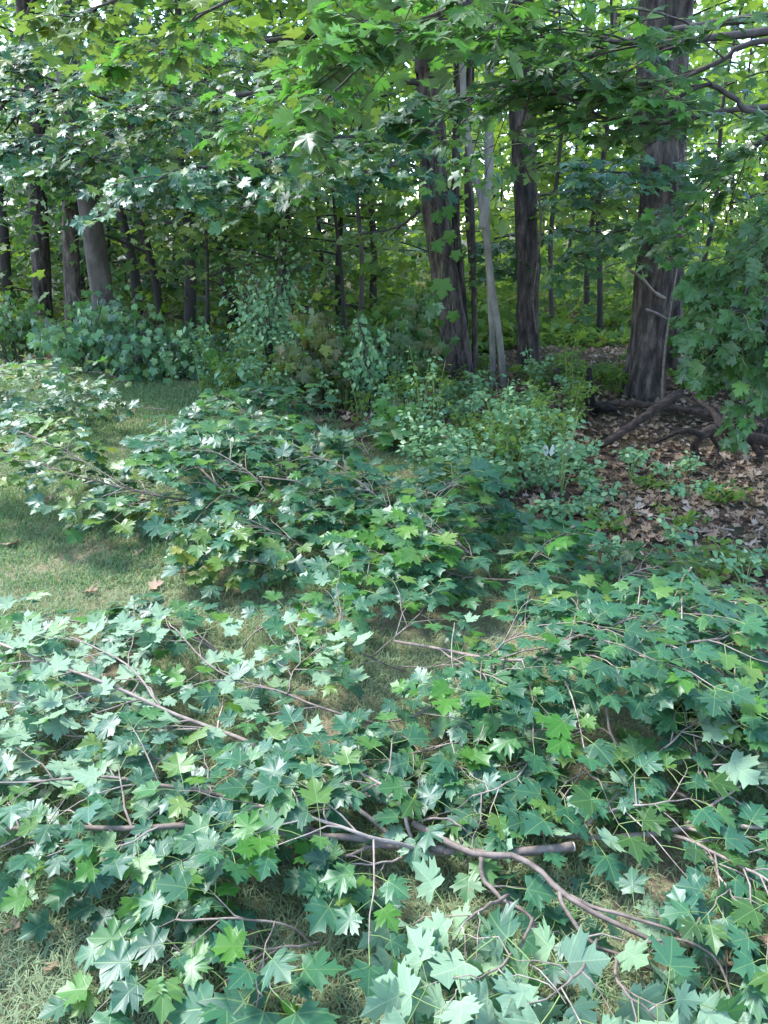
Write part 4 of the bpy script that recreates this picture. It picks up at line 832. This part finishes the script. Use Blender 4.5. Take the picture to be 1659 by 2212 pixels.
for k, (x, y) in enumerate(scatter_px([(900, 1150, 1650), (1000, 1150, 1700), (1300, 1250, 1700), (1560, 1550, 1750)], 30, q)):
    a = q.uniform(0, 3.14); l = q.uniform(.1, .35); p = G(x, y); dx, dy = math.cos(a)*l, math.sin(a)*l
    pts = [Vector((p.x+dx*s, p.y+dy*s, gz(p.x+dx*s, p.y+dy*s)+.012+.02*abs(math.sin(s*3+k)))) for s in (-1, -.3, .3, 1)]
    log('dead_stick', 'small dead stick lying in the shaded leaf litter', pts, .006, .004, 'rot' if q.rand() < .5 else 'twig', 20+k, cat='stick', sides=5, n=8, group='small sticks in the litter')

# ------------------------------------------------------------------ dry leaves
def dry_at(n, pts, q, nm='dry_leaf', label='', group='', size=(.05, .09)):
    for x, y in pts:
        p = G(x, y); o = bpy.data.objects.new(nm, leaf_mesh(DRYG, q.randint(4), 'dry')); COL.objects.link(o)
        s = q.uniform(*size); R = frames(unit(UP+q.normal(0, .25, 3))[None], np.array([[math.cos(q.rand()*6.28), math.sin(q.rand()*6.28), 0]]))[0]
        X = np.eye(4); X[:3, :3] = R*s; X[:3, 3] = (p.x, p.y, p.z+.02); o.matrix_world = Matrix(X.tolist()); tag(o, label, 'leaf', group)
dry_at(0, scatter_px([(1080, 60, 460), (1250, 0, 420), (1290, 50, 500)], 10, q), q, label='dry brown leaf lying on the open lawn at left', group='dry leaves on the open lawn')
dry_at(0, scatter_px([(1900, 50, 950), (2050, 0, 900), (2200, 50, 800)], 18, q), q, label='curled brown leaf on the dry grass at the bottom front', group='dry leaves at the bottom front', size=(.025, .045))
dry_at(0, scatter_px([(1850, 1250, 1650), (2000, 1400, 1650), (2150, 1550, 1650)], 10, q), q, label='dry reddish leaf in the grass at the bottom right', group='dry leaves at the bottom right', size=(.03, .05))
dry_at(0, scatter_px([(890, 1150, 1640), (1000, 1200, 1659), (1150, 1300, 1659), (1300, 1450, 1659), (1550, 1520, 1659)], 230, q), q, label='dry pinkish brown leaf in the litter under the right trees', group='litter leaves under the right trees', size=(.028, .055))
dry_at(0, scatter_px([(905, 560, 900), (960, 600, 900)], 60, q), q, label='pale tan leaf in the small litter patch before the bronze bush', group='litter leaves before the bronze bush', size=(.04, .08))
lb = MB(); n = 16000; pts = []
while len(pts) < n:
    y = q.uniform(2.5, 20) if len(pts) < 7000 else q.uniform(3.6, 9.5); x = q.uniform(-.62, .62)*(y+1)
    if not on_lawn(x-.15, y) and (x > -.5 or y > 8): pts.append((x, y, gz(x, y)+.012+.02*q.rand()))
P = np.array(pts); cloud(lb, DRYG, P, frames(unit(UP+q.normal(0, .3, (n, 3))), q.normal(0, 1, (n, 3))*np.array([1, 1, .1])), q.uniform(.022, .055, n), q)
tag(place('leaf_litter', lb.mesh('leaf_litter', [M['dry'], M['petiole']])), 'carpet of brown dead leaves on the forest floor', 'leaf litter', kind='stuff')

# ------------------------------------------------------------------ grass
def grass(n, ylo, yhi, hl, wd, q, name, label, straw=.3):
    pts = []
    while len(pts) < n:
        y = q.uniform(ylo, yhi, 4000); x = q.uniform(-1, 1, 4000)*(.56*y+.35)
        for a, b in zip(x, y):
            if on_lawn(a+q.normal(0, .12), b) and noise.noise((a*2.2, b*2.2, 0))+q.normal(0, .3) > -.25: pts.append((a, b))
    P = np.array(pts[:n]); z = np.array([gz(*p) for p in P]); az = q.uniform(0, 6.283, n); lean = q.beta(1.6, 1.6, n)*1.25
    dry = q.rand(n) < straw*(1+1.2*np.array([noise.noise((p[0]*1.1, p[1]*1.1, 5)) for p in P])); lean = np.where(dry, lean*.4+.95, lean)
    L = q.uniform(hl[0], hl[1], n); w = q.uniform(.6, 1.2, n)*wd; d = np.column_stack([np.cos(az), np.sin(az)]); s = np.column_stack([-d[:, 1], d[:, 0], np.zeros(n)])
    base = np.column_stack([P, z-.004]); mid = base+np.column_stack([d*(np.sin(lean*.5)*L*.55)[:, None], np.cos(lean*.5)*L*.55]); tip = mid+np.column_stack([d*(np.sin(lean*1.25)*L*.5)[:, None], np.cos(lean*1.25)*L*.5])
    tip[:, 2] = np.maximum(tip[:, 2], z+.004); hw = (s*w[:, None]/2)
    V = np.stack([base-hw, base+hw, mid-hw*.8, mid+hw*.8, tip], 1); F = np.array([(0, 1, 3), (0, 3, 2), (2, 3, 4)])[None]+(np.arange(n)*5)[:, None, None]
    t = np.where(dry, q.uniform(.68, 1, n), q.uniform(0, .66, n)); mb = MB(); mb.add(V.reshape(-1, 3), F.reshape(-1, 3), None, 0, np.repeat(t, 3))
    tag(place(name, mb.mesh(name, M['grass'])), label, 'grass', kind='stuff')
grass(60000, 1.0, 3.2, (.03, .075), .0035, q, 'grass', 'dry patchy grass in the foreground', .78)
grass(85000, 3.2, 6.2, (.025, .055), .005, q, 'grass', 'green mown grass of the open lawn', .36)
grass(34000, 6.2, 9.8, (.03, .06), .010, q, 'grass', 'light green grass of the back lawn', .22)
